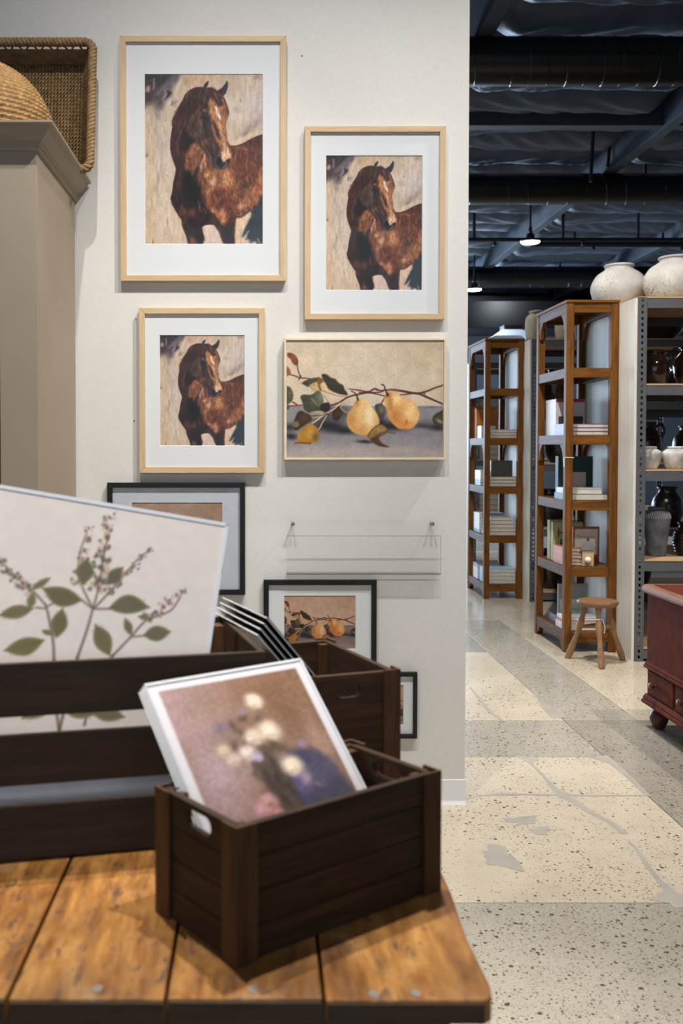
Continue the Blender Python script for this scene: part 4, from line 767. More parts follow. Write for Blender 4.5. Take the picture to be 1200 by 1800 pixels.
def drop(px, y, z0, label):
    tag(B().tube([(px, y, z0), (px+.03, y, 5.0)], .02, 8).obj('hanging_rod', MAT['pipe']), label, 'rod')
drop(3.62, 10.9, 4.3, 'thin black rod hanging left of the diagonal purlin')
drop(4.05, 11.6, 4.66, 'short black rod crossing the diagonal purlin')
sd = struct('trim_1', B().box(4.0, 20.4, 3.84, 9.8, 21.9, 4.4), MAT['duct'], bevel=.01)
cd = empty('ceiling_diffuser', (4.46, 17.6, 3.34), 0, 'pale square air diffuser hanging far above the shelves', 'diffuser')
for k, s_ in enumerate((.36, .27, .18)): B().add([(-s_, -s_, .05*k), (s_, -s_, .05*k), (s_, s_, .05*k), (-s_, s_, .05*k), (-s_*.72, -s_*.72, .06+.05*k), (s_*.72, -s_*.72, .06+.05*k), (s_*.72, s_*.72, .06+.05*k), (-s_*.72, s_*.72, .06+.05*k)], [(0, 1, 5, 4), (1, 2, 6, 5), (2, 3, 7, 6), (3, 0, 4, 7)]).obj('louver', MAT['led2'], cd)
B().box(-.16, -.16, .13, .16, .16, .21).obj('plenum_box', MAT['pipe'], cd, bevel=.01)
# pendant lamps
def pendant(x, y, z, label):
    t = empty('pendant_lamp', (x, y, z), 0, label, 'lamp', 'round pendant lamps over the aisle')
    B().lathe([(.125, 0), (.135, .012), (.13, .03), (.06, .05), (.05, .10), (.03, .12)], 32).obj('lamp_housing', MAT['duct'], t, smooth=40)
    B().lathe([(.124, -.002), (.11, -.014), (.05, -.018), (.002, -.018)], 32).obj('diffuser', MAT['led'], t, smooth=True)
    B().tube([(0, 0, .12), (0, 0, 5.0-z)], .014, 8).obj('cord', MAT['pipe'], t); B().lathe([(.02, .12), (.028, .14), (.02, .2)], 10).obj('hook', MAT['pipe'], t)
    l = bpy.data.lights.new('pendant_light', 'SPOT'); l.energy = 160; l.spot_size = R(150); l.spot_blend = .5; l.shadow_soft_size = .12; l.color = (1, .96, .9)
    o = bpy.data.objects.new('pendant_light', l); COL.objects.link(o); o.parent = t; o.location = (0, 0, -.05)
pendant(3.62, 13.3, 4.14, 'lit round pendant lamp hanging below the middle duct')
pendant(3.74, 17.3, 4.14, 'smaller lit pendant lamp half hidden by the picture wall')
# ------------------------------------------------------------------ pictures on the wall
def paint_mesh(name, arr, gain=1.0):
    H, W = arr.shape[:2]; s = np.clip(arr/255, 0, 1); L = np.where(s <= .04045, s/12.92, ((s+.055)/1.055)**2.4)*gain
    xs, zs = np.meshgrid(np.linspace(0, 1, W), np.linspace(1, 0, H)); co = np.stack([xs, np.zeros_like(xs), zs], -1).reshape(-1, 3)
    i = (np.arange(H-1)[:, None]*W+np.arange(W-1)).ravel(); f = np.stack([i+W, i+W+1, i+1, i], 1)
    me = bpy.data.meshes.new(name); me.vertices.add(W*H); me.vertices.foreach_set('co', co.ravel())
    me.loops.add(f.size); me.loops.foreach_set('vertex_index', f.ravel()); me.polygons.add(len(f)); me.polygons.foreach_set('loop_start', np.arange(0, f.size, 4))
    me.update(calc_edges=True); me.validate()
    a = me.color_attributes.new('paint', 'FLOAT_COLOR', 'POINT'); a.data.foreach_set('color', np.concatenate([L.reshape(-1, 3), np.ones((W*H, 1))], 1).astype(np.float32).ravel())
    return me
HORSE = paint_mesh('horse_print', paint_horse(220, 316), .92); HORSE.materials.append(MAT['paint'])
PEARS = paint_mesh('pear_painting', paint_pears(284, 211), .98); PEARS.materials.append(MAT['paint'])
PEARS_R = PEARS.copy(); PEARS_R.name = 'pear_print'; PEARS_R.materials.clear(); PEARS_R.materials.append(MAT['paint_rosy'])
def rails(t, w, h, fw, dep, mats, lip=.0):
    """four mitred rails; local origin at the bottom centre on the wall, front towards -y"""
    x0, x1 = -w/2, w/2
    for (a, b, c, d), m in ((((x0, 0), (x1, 0), (x1-fw, fw), (x0+fw, fw)), mats[0]), (((x0, h), (x1, h), (x1-fw, h-fw), (x0+fw, h-fw)), mats[0]), (((x0, 0), (x0, h), (x0+fw, h-fw), (x0+fw, fw)), mats[1]), (((x1, 0), (x1, h), (x1-fw, h-fw), (x1-fw, fw)), mats[1])):
        B().prism([a, b, c, d], dep-.004, 'xz', -dep).obj('frame_rail', m, t, bevel=.0012)
def picture(name, label, x0, z0, x1, z1, fw, dep, open_, me, mats, group=None, rec=.011, wrap=None, pr=None):
    w, h = x1-x0, z1-z0
    t = empty(name, ((x0+x1)/2, WY, z0), 0, label, 'picture', group)
    rails(t, w, h, fw, dep, mats)
    B().box(-w/2+.004, -.006, .004, w/2-.004, -.0005, h-.004).obj('backing', MAT['paper'], t)
    o = [open_[0]-(x0+x1)/2, open_[1]-z0, open_[2]-(x0+x1)/2, open_[3]-z0]; yb = -(dep-rec)
    ix0, ix1, iz0, iz1 = -w/2+fw-.002, w/2-fw+.002, fw-.002, h-fw+.002; th = .003
    b = B()
    for (p, q, r_, s_) in (((ix0, iz0), (ix1, iz0), (o[2], o[1]), (o[0], o[1])), ((ix1, iz0), (ix1, iz1), (o[2], o[3]), (o[2], o[1])), ((ix1, iz1), (ix0, iz1), (o[0], o[3]), (o[2], o[3])), ((ix0, iz1), (ix0, iz0), (o[0], o[1]), (o[0], o[3]))):
        b.add([(p[0], yb, p[1]), (q[0], yb, q[1]), (r_[0], yb, r_[1]), (s_[0], yb, s_[1])], [(0, 1, 2, 3)])
    e = .0015
    for (p, q) in (((o[0], o[1]), (o[2], o[1])), ((o[2], o[1]), (o[2], o[3])), ((o[2], o[3]), (o[0], o[3])), ((o[0], o[3]), (o[0], o[1]))):
        def ins(v): return (v[0]+(e if v[0] == o[0] else -e), yb+th, v[1]+(e if v[1] == o[1] else -e))
        b.add([(p[0], yb, p[1]), (q[0], yb, q[1]), ins(q), ins(p)], [(0, 1, 2, 3)])
    b.obj('mat_board', MAT['matboard'], t)
    q = pr or (0, 0, 1, 1)
    link('print', me, None, t, (o[0], yb+th, o[1]), None, (o[2]-o[0], 1, o[3]-o[1]))
    B().box(ix0, yb-.004, iz0, ix1, yb-.003, iz1).obj('glass_pane', wrap or MAT['glass'], t)
    return t
oak = (MAT['oak'], MAT['oak_v']); blk = (MAT['black'], MAT['black'])
G1 = 'oak framed horse prints on the wall'; G2 = 'black framed pear prints on the wall'
picture('framed_horse_print', 'largest oak framed horse print, hung highest on the wall', -.533, 2.049, .104, 2.983, .0225, .030, (-.440, 2.192, .015, 2.842), HORSE, oak, G1)
picture('framed_horse_print', 'middle sized oak framed horse print hung above the unglazed pear canvas', .176, 1.901, .717, 2.640, .0225, .032, (.258, 2.014, .630, 2.531), HORSE, oak, G1)
picture('framed_horse_print', 'smallest oak framed horse print, hung below the largest one', -.463, 1.308, .022, 1.945, .0225, .032, (-.385, 1.412, -.056, 1.842), HORSE, oak, G1)
picture('framed_pear_print', 'plastic wrapped black framed print half hidden behind the botanical print', -.590, .832, -.054, 1.270, .020, .026, (-.496, .912, -.143, 1.192), PEARS_R, blk, G2, .012, MAT['wrap'])
picture('framed_pear_print', 'black framed pear print hanging under the clear acrylic holder', .018, .528, .459, .890, .020, .026, (.098, .617, .378, .828), PEARS_R, blk, G2, .012)
picture('framed_pear_print', 'lowest black framed print peeking out beside the big crate', .300, .267, .619, .527, .016, .026, (.352, .318, .567, .476), PEARS_R, blk, G2, .012)
# canvas of pears in a thin float frame
t = empty('pear_canvas', (.4095, WY, 1.359), 0, 'unglazed canvas painting of two pears on a branch in pale float frame', 'picture')
rails(t, .625, .469, .0085, .040, (MAT['pale'], MAT['pale']))
B().box(-.303, -.034, .0095, .303, -.004, .4595).obj('stretched_canvas', MAT['paper'], t)
link('painted_face', PEARS, None, t, (-.302, -.0345, .0105), None, (.604, 1, .448))
# clear acrylic ledge on two pegs
t = empty('acrylic_holder', (.405, WY, .915), 0, 'empty clear acrylic print holder fixed with two pegs', 'holder')
w = .298
B().box(-w, -.005, .002, w, -.002, .210).obj('back_plate', MAT['acrylic'], t, bevel=.0005)
B().box(-w, -.050, .0, w, -.003, .004).obj('ledge', MAT['acrylic_edge'], t)
B().box(-w, -.053, .0, w, -.050, .150).obj('front_lip', MAT['acrylic'], t, bevel=.0005)
for (a, b_) in ((-.0536, .149), (-.0536, .0005)): B().box(-w, a, b_, w, a+.004, b_+.0022).obj('polished_edge', MAT['acrylic_edge'], t)
B().box(w-.002, -.053, 0, w, -.050, .150).obj('polished_edge', MAT['acrylic_edge'], t)
B().box(-w+.004, -.050, .0655, w-.012, -.0485, .0675).obj('bend_highlight', MAT['edge_highlight'], t)  # white bar stands in for the highlight along the bend
for x in (-.274, .266):
    p = B().tube([(x, 0, .196), (x, -.045, .196)], .004, 10).obj('peg', MAT['steel'], t, smooth=40)
    B().lathe([(.007, 0), (.008, .002), (.007, .005), (.002, .006)], 14).obj('peg_cap', MAT['steel'], p, loc=(x, -.043, .196), rot=(R(90), 0, 0))
# ------------------------------------------------------------------ taupe cupboard with baskets on top
t = empty('taupe_cupboard', (-1.30, 3.53, 0), 0, 'tall taupe painted cupboard with crown moulding against the wall', 'cupboard')
def L_(x, y): return (x+1.30, y-3.53)
cx0, cx1, cy0, cy1, ct = -1.9, -.712, 3.20, 3.855, 2.434
a, b_ = L_(cx0, cy0), L_(cx1, cy1)
B().box(a[0], a[1]+.02, 0, b_[0], b_[1], ct-.01).obj('carcass', MAT['taupe'], t, bevel=.002)
def fr(name, x0, x1, z0, z1, y0=0.0, y1=.02): 
    p, q = L_(x0, cy0+y0), L_(x1, cy0+y1); return B().box(p[0], p[1], z0, q[0], q[1], z1).obj(name, MAT['taupe'], t, bevel=.002)
fr('stile', -.835, -.712, 0, ct-.06); fr('stile', -1.9, -1.78, 0, ct-.06); fr('top_rail', -1.78, -.835, 2.16, ct-.06); fr('plinth', -1.78, -.835, 0, .12)
for x0, x1 in ((-1.305, -.838), (-1.777, -1.309)):
    d = fr('door', x0, x1, .123, 2.157, .004, .02)
    p, q = L_(x0+.07, cy0-.002), L_(x1-.07, cy0+.01); B().box(p[0], p[1], .2, q[0], q[1], 2.08).obj('door_panel', MAT['taupe'], d, bevel=.006)
    B().lathe([(.006, 0), (.006, .012), (.013, .018), (.011, .028), (.002, .03)], 14).obj('knob', MAT['pot_black'], d, loc=(L_(x0+.035 if x0 > -1.4 else x1-.035, 0)[0], L_(0, cy0+.004)[1], 1.1), rot=(R(90), 0, 0))
prof = [(-.004, -.078), (.008, -.078), (.012, -.072), (.012, -.058), (.017, -.055), (.017, -.050), (.024, -.046), (.034, -.038), (.045, -.025), (.052, -.012), (.062, -.010), (.064, -.006), (.064, 0), (-.004, 0)]
vs = []; fs = []; m = len(prof)
for (px_, py_), (ox, oy) in (((cx0, cy0), (0, -1)), ((cx1, cy0), (1, -1)), ((cx1, cy1), (1, 0))):
    for o_, z_ in prof: q = L_(px_+ox*o_, py_+oy*o_); vs.append((q[0], q[1], ct+z_))
for s_ in range(2):
    for k in range(m): fs.append((s_*m+k, s_*m+(k+1) % m, (s_+1)*m+(k+1) % m, (s_+1)*m+k))
fs += [tuple(range(m)), tuple(range(2*m, 3*m))]
B().add(vs, fs).obj('crown_moulding', MAT['taupe'], t)
p, q = L_(cx0, cy0-.06), L_(cx1+.06, cy1); B().box(p[0], p[1], ct-.004, q[0], q[1], ct).obj('top_board', MAT['taupe'], t)
# rectangular seagrass tray standing on edge, leaning on the wall
tr = empty('seagrass_tray', (-1.06, 3.69, ct), 0, 'rectangular woven seagrass tray standing on edge against the wall', 'basket')
tr.rotation_euler = (R(-9.5), 0, 0)
TW, TH, TD, FL = .435, .505, .085, .045         # half width, height, depth, flare  (front opening towards -y)
col = B()
n = 62
for i in range(n):
    x = -TW+FL+.006+(2*TW-2*FL-.012)*i/(n-1)
    col.rope([(x, TD, FL), (x, TD, TH-FL)], .0078, .030, 2, 5, step=.0075)
tag(col.obj('woven_panel', MAT['seagrass'], tr, smooth=True), kind='stuff')
side = B()
for k in range(7):
    f = .10+k*.078; e = FL*(1-f); y = TD*(1-f) if False else TD*(1-f)
    ring = [(-TW+e, y, e), (TW-e, y, e), (TW-e, y, TH-e), (-TW+e, y, TH-e)]
    side.rope(ring, .0075, .026, 2, 5, True, .008)
tag(side.obj('woven_sides', MAT['seagrass'], tr, smooth=True), kind='stuff')
B().add([(-TW+FL, TD+.006, FL), (TW-FL, TD+.006, FL), (TW-FL, TD+.006, TH-FL), (-TW+FL, TD+.006, TH-FL)], [(0, 1, 2, 3)]).obj('panel_backing', MAT['seagrass'], tr)
B().add([(-TW+FL, TD+.004, FL), (TW-FL, TD+.004, FL), (TW-FL, TD+.004, TH-FL), (-TW+FL, TD+.004, TH-FL)] + [(-TW+FL*.42-.004, TD*.42, FL*.42-.004), (TW-FL*.42+.004, TD*.42, FL*.42-.004), (TW-FL*.42+.004, TD*.22, TH-FL*.42+.002), (-TW+FL*.42-.004, TD*.22, TH-FL*.42+.002)], [(0, 1, 5, 4), (1, 2, 6, 5), (2, 3, 7, 6), (3, 0, 4, 7)]).obj('side_backing', MAT['seagrass'], tr)
las = B()
for i in range(30):
    x = -TW+.02+(2*TW-.04)*i/29; s_ = .012 if i % 2 else -.012
    for z_, e in ((TH, -1), (0, 1)): las.tube([(x-s_, TD*.44, z_+e*FL*.44), (x+s_, -.002, z_+e*.002)], .004, 5)
for i in range(18):
    z_ = .02+(TH-.04)*i/17; s_ = .012 if i % 2 else -.012
    for x, e in ((TW, -1), (-TW, 1)): las.tube([(x+e*FL*.44, TD*.44, z_-s_), (x+e*.002, -.002, z_+s_)], .004, 5)
tag(las.obj('lashing', MAT['seagrass_rim'], tr, smooth=True), kind='stuff')
rc = .03; rim = []
for (cx_, cz_), a0 in (((TW-rc, TH-rc), 0), ((-TW+rc, TH-rc), 90), ((-TW+rc, rc), 180), ((TW-rc, rc), 270)):
    for k in range(7): a = R(a0+k*15); rim.append((cx_+rc*math.cos(a), 0, cz_+rc*math.sin(a)))
B().rope(rim, .0165, .045, 3, 6, True, .004).obj('rim', MAT['seagrass_rim'], tr, smooth=True)
# domed straw basket in front of the tray
db = empty('domed_basket', (-.945, 3.43, ct), 0, 'upturned round straw basket in front of the seagrass tray', 'basket')
nr, na = 24, 168; vs = []; fs = []; sub = 4
for i in range(nr*sub+1):
    fi = i/(nr*sub); ph = fi*math.pi/2; rr0, zz = .237*math.cos(ph), .278*math.sin(ph)
    row = i//sub; k_ = (i % sub)/sub; ridge = .015*math.sin(math.pi*k_)
    for j in range(na):
        th = 2*math.pi*j/na; tw = .12+.88*abs(math.sin(th*30+(row % 2)*1.57+k_*1.6))**.7; d = ridge*tw
        vs.append(((rr0+d*math.cos(ph))*math.cos(th), (rr0+d*math.cos(ph))*math.sin(th), zz+d*math.sin(ph)))
for i in range(nr*sub):
    for j in range(na): fs.append((i*na+j, i*na+(j+1) % na, (i+1)*na+(j+1) % na, (i+1)*na+j))
tag(B().add(vs, fs).obj('woven_dome', MAT['straw'], db, smooth=True), kind='stuff')
B().rope([(.24*math.cos(2*math.pi*k/48), .24*math.sin(2*math.pi*k/48), .012) for k in range(48)], .013, .03, 3, 6, True, .006).obj('rim', MAT['straw'], db, smooth=True)
# ------------------------------------------------------------------ plank table with crates of prints
TZ = .76
tb = empty('plank_table', (-.5, 1.65, 0), 0, 'worn golden plank table in the foreground carrying the crates', 'table')
rt = random.Random(4); edges = [.278, .077, -.110, -.297, -.48, -.67, -.86, -1.05, -1.3]
for i in range(8):
    x1, x0 = edges[i], edges[i+1]; y0 = 1.145+rt.uniform(-.003, .004); y1 = 2.16+rt.uniform(-.01, .01)
    pts = [(x0+.0022, y0), (x1-.0022, y0), (x1-.0022, y1), (x0+.0022, y1)]
    if i == 0: pts = [(x0+.0022, y0), (x1-.012, y0), (x1-.003, y0+.008), (x1+.001, y0+.03), (x1-.003, y0+.15), (x1+.002, y0+.28), (x1-.002, y0+.6), (x1, y1), (x0+.0022, y1)]
    bb = B().prism([(x+.5, y-1.65) for x, y in pts], .030, 'xy', TZ-.030)
    pl = bb.obj('plank', MAT['table'], tb, bevel=.0035, seg=3)
    xa, xb = x0+.5+.003, (x1 if i else x1-.010)+.5-.003; B().box(xa, y0-1.6525, TZ-.0275, xb, y0-1.6495, TZ-.0035).obj('shaded_front_strip', MAT['table_edge'], pl, bevel=.001)  # dark strip; the shade on the front edge is put into its colour
    for k in range(1 if x1-x0 < .19 else 2):
        xc = x0+(x1-x0)*((.55, .30)[k] if k < 2 else .5)+.5; yc = y0-1.65+rt.uniform(.01, .022); nv = 9; vs = []
        for q in range(nv): a = 2*math.pi*q/nv; r_ = .010*rt.uniform(.6, 1.15); vs.append((xc+r_*math.cos(a)*.7, yc+r_*math.sin(a), TZ+.0006))
        B().add(vs, [tuple(range(nv))]).obj('filler_plug', MAT['grey_peg'], pl)
B().box(-.785, -.47, TZ-.046, .75, .49, TZ-.0315).obj('gap_shade_board', MAT['table_edge'], tb)  # dark board added below so the plank gaps read as shaded
B().box(-.77, -.455, TZ-.12, .735, -.43, TZ-.047).obj('apron', MAT['table_edge'], tb, bevel=.003)
B().box(-.77, .46, TZ-.12, .735, .485, TZ-.047).obj('apron', MAT['table_edge'], tb, bevel=.003)
for x in (.705, -.77): B().box(x, -.43, TZ-.12, x+.03, .46, TZ-.047).obj('end_apron', MAT['table_edge'], tb, bevel=.003)
for x in (-.755, .655):
    for y in (-.43, .40): B().add([(x+.012, y+.012, 0), (x+.048, y+.012, 0), (x+.048, y+.048, 0), (x+.012, y+.048, 0), (x, y, TZ-.047), (x+.06, y, TZ-.047), (x+.06, y+.06, TZ-.047), (x, y+.06, TZ-.047)], [(0, 3, 2, 1), (4, 5, 6, 7), (0, 1, 5, 4), (1, 2, 6, 5), (2, 3, 7, 6), (3, 0, 4, 7)]).obj('leg', MAT['table_edge'], tb, bevel=.003)

def slot_board(w, h, th, sw, sh, sc):
    """board in the xz plane (x 0..w, z 0..h) with a rounded hand hole; y 0..th"""
    n = 36; cx, cz = w/2, sc; inn = []; out = []
    for k in range(n):
        a = 2*math.pi*(k+.5)/n; r_ = sh/2; hx = (sw-sh)/2
        inn.append((cx+(hx if math.cos(a) > 0 else -hx)+r_*math.cos(a), cz+r_*math.sin(a)))
        c, s_ = math.cos(a), math.sin(a); tx = ((w-cx) if c > 0 else cx)/max(abs(c), 1e-6); tz = ((h-cz) if s_ > 0 else cz)/max(abs(s_), 1e-6); q = min(tx, tz); out.append((cx+c*q, cz+s_*q))
    b = B(); vs = [(x, 0, z) for x, z in inn]+[(x, 0, z) for x, z in out]+[(x, th, z) for x, z in inn]+[(x, th, z) for x, z in out]; fs = []
    for k in range(n):
        j = (k+1) % n; fs += [(k, j, n+j, n+k), (2*n+k, 3*n+k, 3*n+j, 2*n+j), (k, 2*n+k, 2*n+j, j), (n+k, n+j, 3*n+j, 3*n+k)]
    vs += [(0, 0, 0), (w, 0, 0), (w, 0, h), (0, 0, h), (0, th, 0), (w, th, 0), (w, th, h), (0, th, h)]
    corners = [math.atan2(z-cz, x-cx) % (2*math.pi) for x, z in ((0, 0), (w, 0), (w, h), (0, h))]
    for ci, ca in enumerate(corners):                       # close the clipped corners
        k = int((ca/(2*math.pi)*n)-.5) % n; j = (k+1) % n; fs += [(n+k, n+j, 4*n+ci), (3*n+j, 3*n+k, 4*n+4+ci), (n+k, 4*n+ci, 4*n+4+ci, 3*n+k), (4*n+ci, n+j, 3*n+j, 4*n+4+ci)]
    return b.add(vs, fs)
def crate(name, label, origin, yaw, lx, ly, h, rows_f, rows_e, slot, post=.034, proud=.007, inside=False, slot_w=.062, wood='crate'):
    """rows: list of (z0, z1) boards. slot: 'front' or 'ends' carries the hand hole in its top board"""
    t = empty(name, (origin[0], origin[1], TZ), yaw, label, 'crate', 'dark wooden crates on the table')
    th = .011; pr_ = 0 if inside else proud
    for y0, fl in ((pr_, 0), (ly-pr_-th, 1)):
        for k, (z0, z1) in enumerate(rows_f):
            x0, x1 = (pr_+.004, lx-pr_-.004) if not inside else (0, lx)
            if slot == 'front' and k == len(rows_f)-1:
                o = slot_board(x1-x0, z1-z0-.0015, th, slot_w, .024, (z1-z0)-.032).obj('front_board' if not fl else 'back_board', MAT[wood], t, loc=(x0, y0, z0))
            else: B().box(x0, y0, z0, x1, y0+th, z1-.0015).obj('front_board' if not fl else 'back_board', MAT[wood], t, bevel=.0012)
    for x0 in (pr_, lx-pr_-th):
        for k, (z0, z1) in enumerate(rows_e):
            y0, y1 = pr_+th+.0005, ly-pr_-th-.0005
            if slot == 'ends' and k == len(rows_e)-1:
                slot_board(y1-y0, z1-z0-.0015, th, slot_w, .026, (z1-z0)*.5).obj('end_board', MAT['crate'], t, loc=(x0+th, y0, z0), rot=(0, 0, R(90)))
            else: B().box(x0, y0, z0, x0+th, y1, z1-.0015).obj('end_board', MAT['crate_y'], t, bevel=.0012)
    for x in (0, lx-post):
        for y in (0, ly-post):
            if inside: xx = x+th if x == 0 else x-th; yy = y+th if y == 0 else y-th; B().box(xx, yy, 0, xx+post, yy+post, h-.012).obj('corner_post', MAT['crate_v'], t, bevel=.0015)
            else:
                q = .008; sx, sy = (1 if x == 0 else -1), (1 if y == 0 else -1); ox, oy = (0 if x == 0 else lx), (0 if y == 0 else ly)
                poly = [(ox, oy), (ox+sx*post, oy), (ox+sx*post, oy+sy*q*.6), (ox+sx*q*.6, oy+sy*q*.6), (ox+sx*q*.6, oy+sy*post), (ox, oy+sy*post)]
                B().prism(poly, h+.002, 'xy', 0).obj('corner_post', MAT['crate_v'], t, bevel=.001)
                B().prism([(ox+sx*(pr_+th), oy+sy*(pr_+th)), (ox+sx*(post), oy+sy*(pr_+th)), (ox+sx*post, oy+sy*post), (ox+sx*(pr_+th), oy+sy*post)], h-.006, 'xy', 0).obj('inner_post', MAT['crate_v'], t)
    B().box(pr_+th, pr_+th, .003, lx-pr_-th, ly-pr_-th, .011).obj('crate_floor', MAT['crate_floor'], t)
    return t
def rows(h, n): return [(h*i/n, h*(i+1)/n) for i in range(n)]
YF = math.atan2(.222, .295)
crate('front_crate', 'small dark wooden crate in front holding the flower prints', (-.028, 1.21), YF, .369, .195, .176, rows(.176, 4), rows(.176, 4), 'ends')
Y2 = R(20)
c2 = crate('deep_crate', 'deep dark wooden crate with hand hole behind the flower prints', (.070, 1.719), Y2, .2, .32, .244, [(0, .122), (.122, .244)], [(0, .08), (.08, .162), (.162, .244)], 'front', slot_w=.046)
Y3 = R(13)
crate('slatted_crate', 'long dark slatted crate holding the large botanical print', (.012-.68*math.cos(Y3), 1.615-.68*math.sin(Y3)), Y3, .68, .35, .315, [(.006, .091), (.122, .203), (.230, .315)], [(.006, .091), (.122, .203), (.230, .315)], None, inside=True, wood='crate_dark')

# ------------------------------------------------------------------ sleeved prints
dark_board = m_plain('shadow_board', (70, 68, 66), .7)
def sleeved(name, label, cat, group, mat4, w, h, face, back=MAT['paper'], rim=.0028, face_me=None, inset=.004):
    """a print on a backing board in a clear sleeve; local x right, z up, front towards -y"""
    t = empty(name, (0, 0, 0), 0, label, cat, group); t.matrix_world = mat4
    B().box(inset, .0005, inset, w-inset, .0022, h-inset).obj('backing_board', back, t)
    if face_me is not None: link('print_face', face_me, None, t, (inset, 0, inset), None, (w-2*inset, 1, h-2*inset))
    else: B().box(inset, -.0004, inset, w-inset, .0004, h-inset).obj('print_face', face, t)
    B().box(0, -.0016, 0, w, -.0011, h).obj('clear_sleeve', MAT['sleeve'], t)
    e = B(); 
    for a in ((0, 0, rim*.5, h), (w-rim, 0, w, h), (0, h-rim, w, h)): e.box(a[0], -.0018, a[1], a[2], -.0004, a[3])
    e.obj('sleeve_glint', MAT['edge_highlight'], t)  # white strips paint the bright glint along the sleeve edges
    return t
def basis(o, x, z):
    x = Vector(x).normalized(); z = Vector(z).normalized(); y = z.cross(x)
    m_ = Matrix((x, y, z)).transposed().to_4x4(); m_.translation = Vector(o); return m_
# flower prints leaning back in the front crate
BOUQ = paint_mesh('flower_print', paint_bouquet(150, 200), .9); BOUQ.materials.append(MAT['paint'])
u = Vector((math.cos(YF), math.sin(YF), 0)); v = Vector((-math.sin(YF), math.cos(YF), 0)); le = .745
upf = v*math.sin(le)+Vector((0, 0, math.cos(le))); nb = v*math.cos(le)-Vector((0, 0, math.sin(le)))
for k in range(4):
    o = Vector((-.028, 1.21, TZ+.015))+u*(.035-.0032*k)+v*.024+nb*(.0045*k)-Vector((0, 0, 0)) + upf*(-.002*k if k else 0) + Vector((0, 0, .0045*k*math.sin(le)))
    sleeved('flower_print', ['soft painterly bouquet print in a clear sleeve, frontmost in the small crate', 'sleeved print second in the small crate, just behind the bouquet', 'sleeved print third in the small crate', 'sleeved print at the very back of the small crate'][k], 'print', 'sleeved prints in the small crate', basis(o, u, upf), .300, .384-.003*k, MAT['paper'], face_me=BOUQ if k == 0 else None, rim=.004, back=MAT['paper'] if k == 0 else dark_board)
# stack leaning sideways in the deep crate
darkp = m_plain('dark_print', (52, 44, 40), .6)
m2 = c2.matrix_basis.copy() if False else Matrix.Translation((.070, 1.719, TZ)) @ Matrix.Rotation(Y2, 4, 'Z')
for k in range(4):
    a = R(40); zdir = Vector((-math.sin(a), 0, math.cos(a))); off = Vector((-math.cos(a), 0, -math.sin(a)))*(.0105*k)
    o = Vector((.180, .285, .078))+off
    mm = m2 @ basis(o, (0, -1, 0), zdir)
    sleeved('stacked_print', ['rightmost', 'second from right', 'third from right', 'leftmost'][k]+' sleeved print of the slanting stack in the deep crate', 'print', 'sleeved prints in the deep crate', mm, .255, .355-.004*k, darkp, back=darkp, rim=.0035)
# big botanical print, askew in the slatted crate
d3 = Vector((math.cos(Y3), math.sin(Y3), 0)); n3 = Vector((-math.sin(Y3), math.cos(Y3), 0)); a = R(10); up3 = n3*math.sin(a)+Vector((0, 0, math.cos(a)))
P0 = Vector((-.181, 1.564, TZ))+n3*.038+Vector((0, 0, .014)); tt = R(10.5)
axx = d3*math.cos(tt)-up3*math.sin(tt); azz = d3*math.sin(tt)+up3*math.cos(tt)
TL = P0+d3*(-.439)+up3*.621; BL = TL-azz*.5
BOT = paint_mesh('botanical_print', paint_botanical(336, 276), 1.08); BOT.materials.append(MAT['paint'])
sleeved('botanical_print', 'large cream botanical print of a flowering herb, tilted in its sleeve', 'print', None, basis(BL, axx, azz), .61, .50, MAT['paper'], face_me=BOT, rim=.006, inset=.002)
for k in range(2):
    o = P0+d3*(-.40+.03*k)+n3*(.02+.05*k)+up3*.002
    sleeved('white_print', ['plain white sleeved print standing low behind the botanical print', 'plain sleeved print farthest back in the slatted crate'][k], 'print', 'low prints in the slatted crate', basis(o, d3, up3), .50, .27, MAT['paper'], rim=.004)
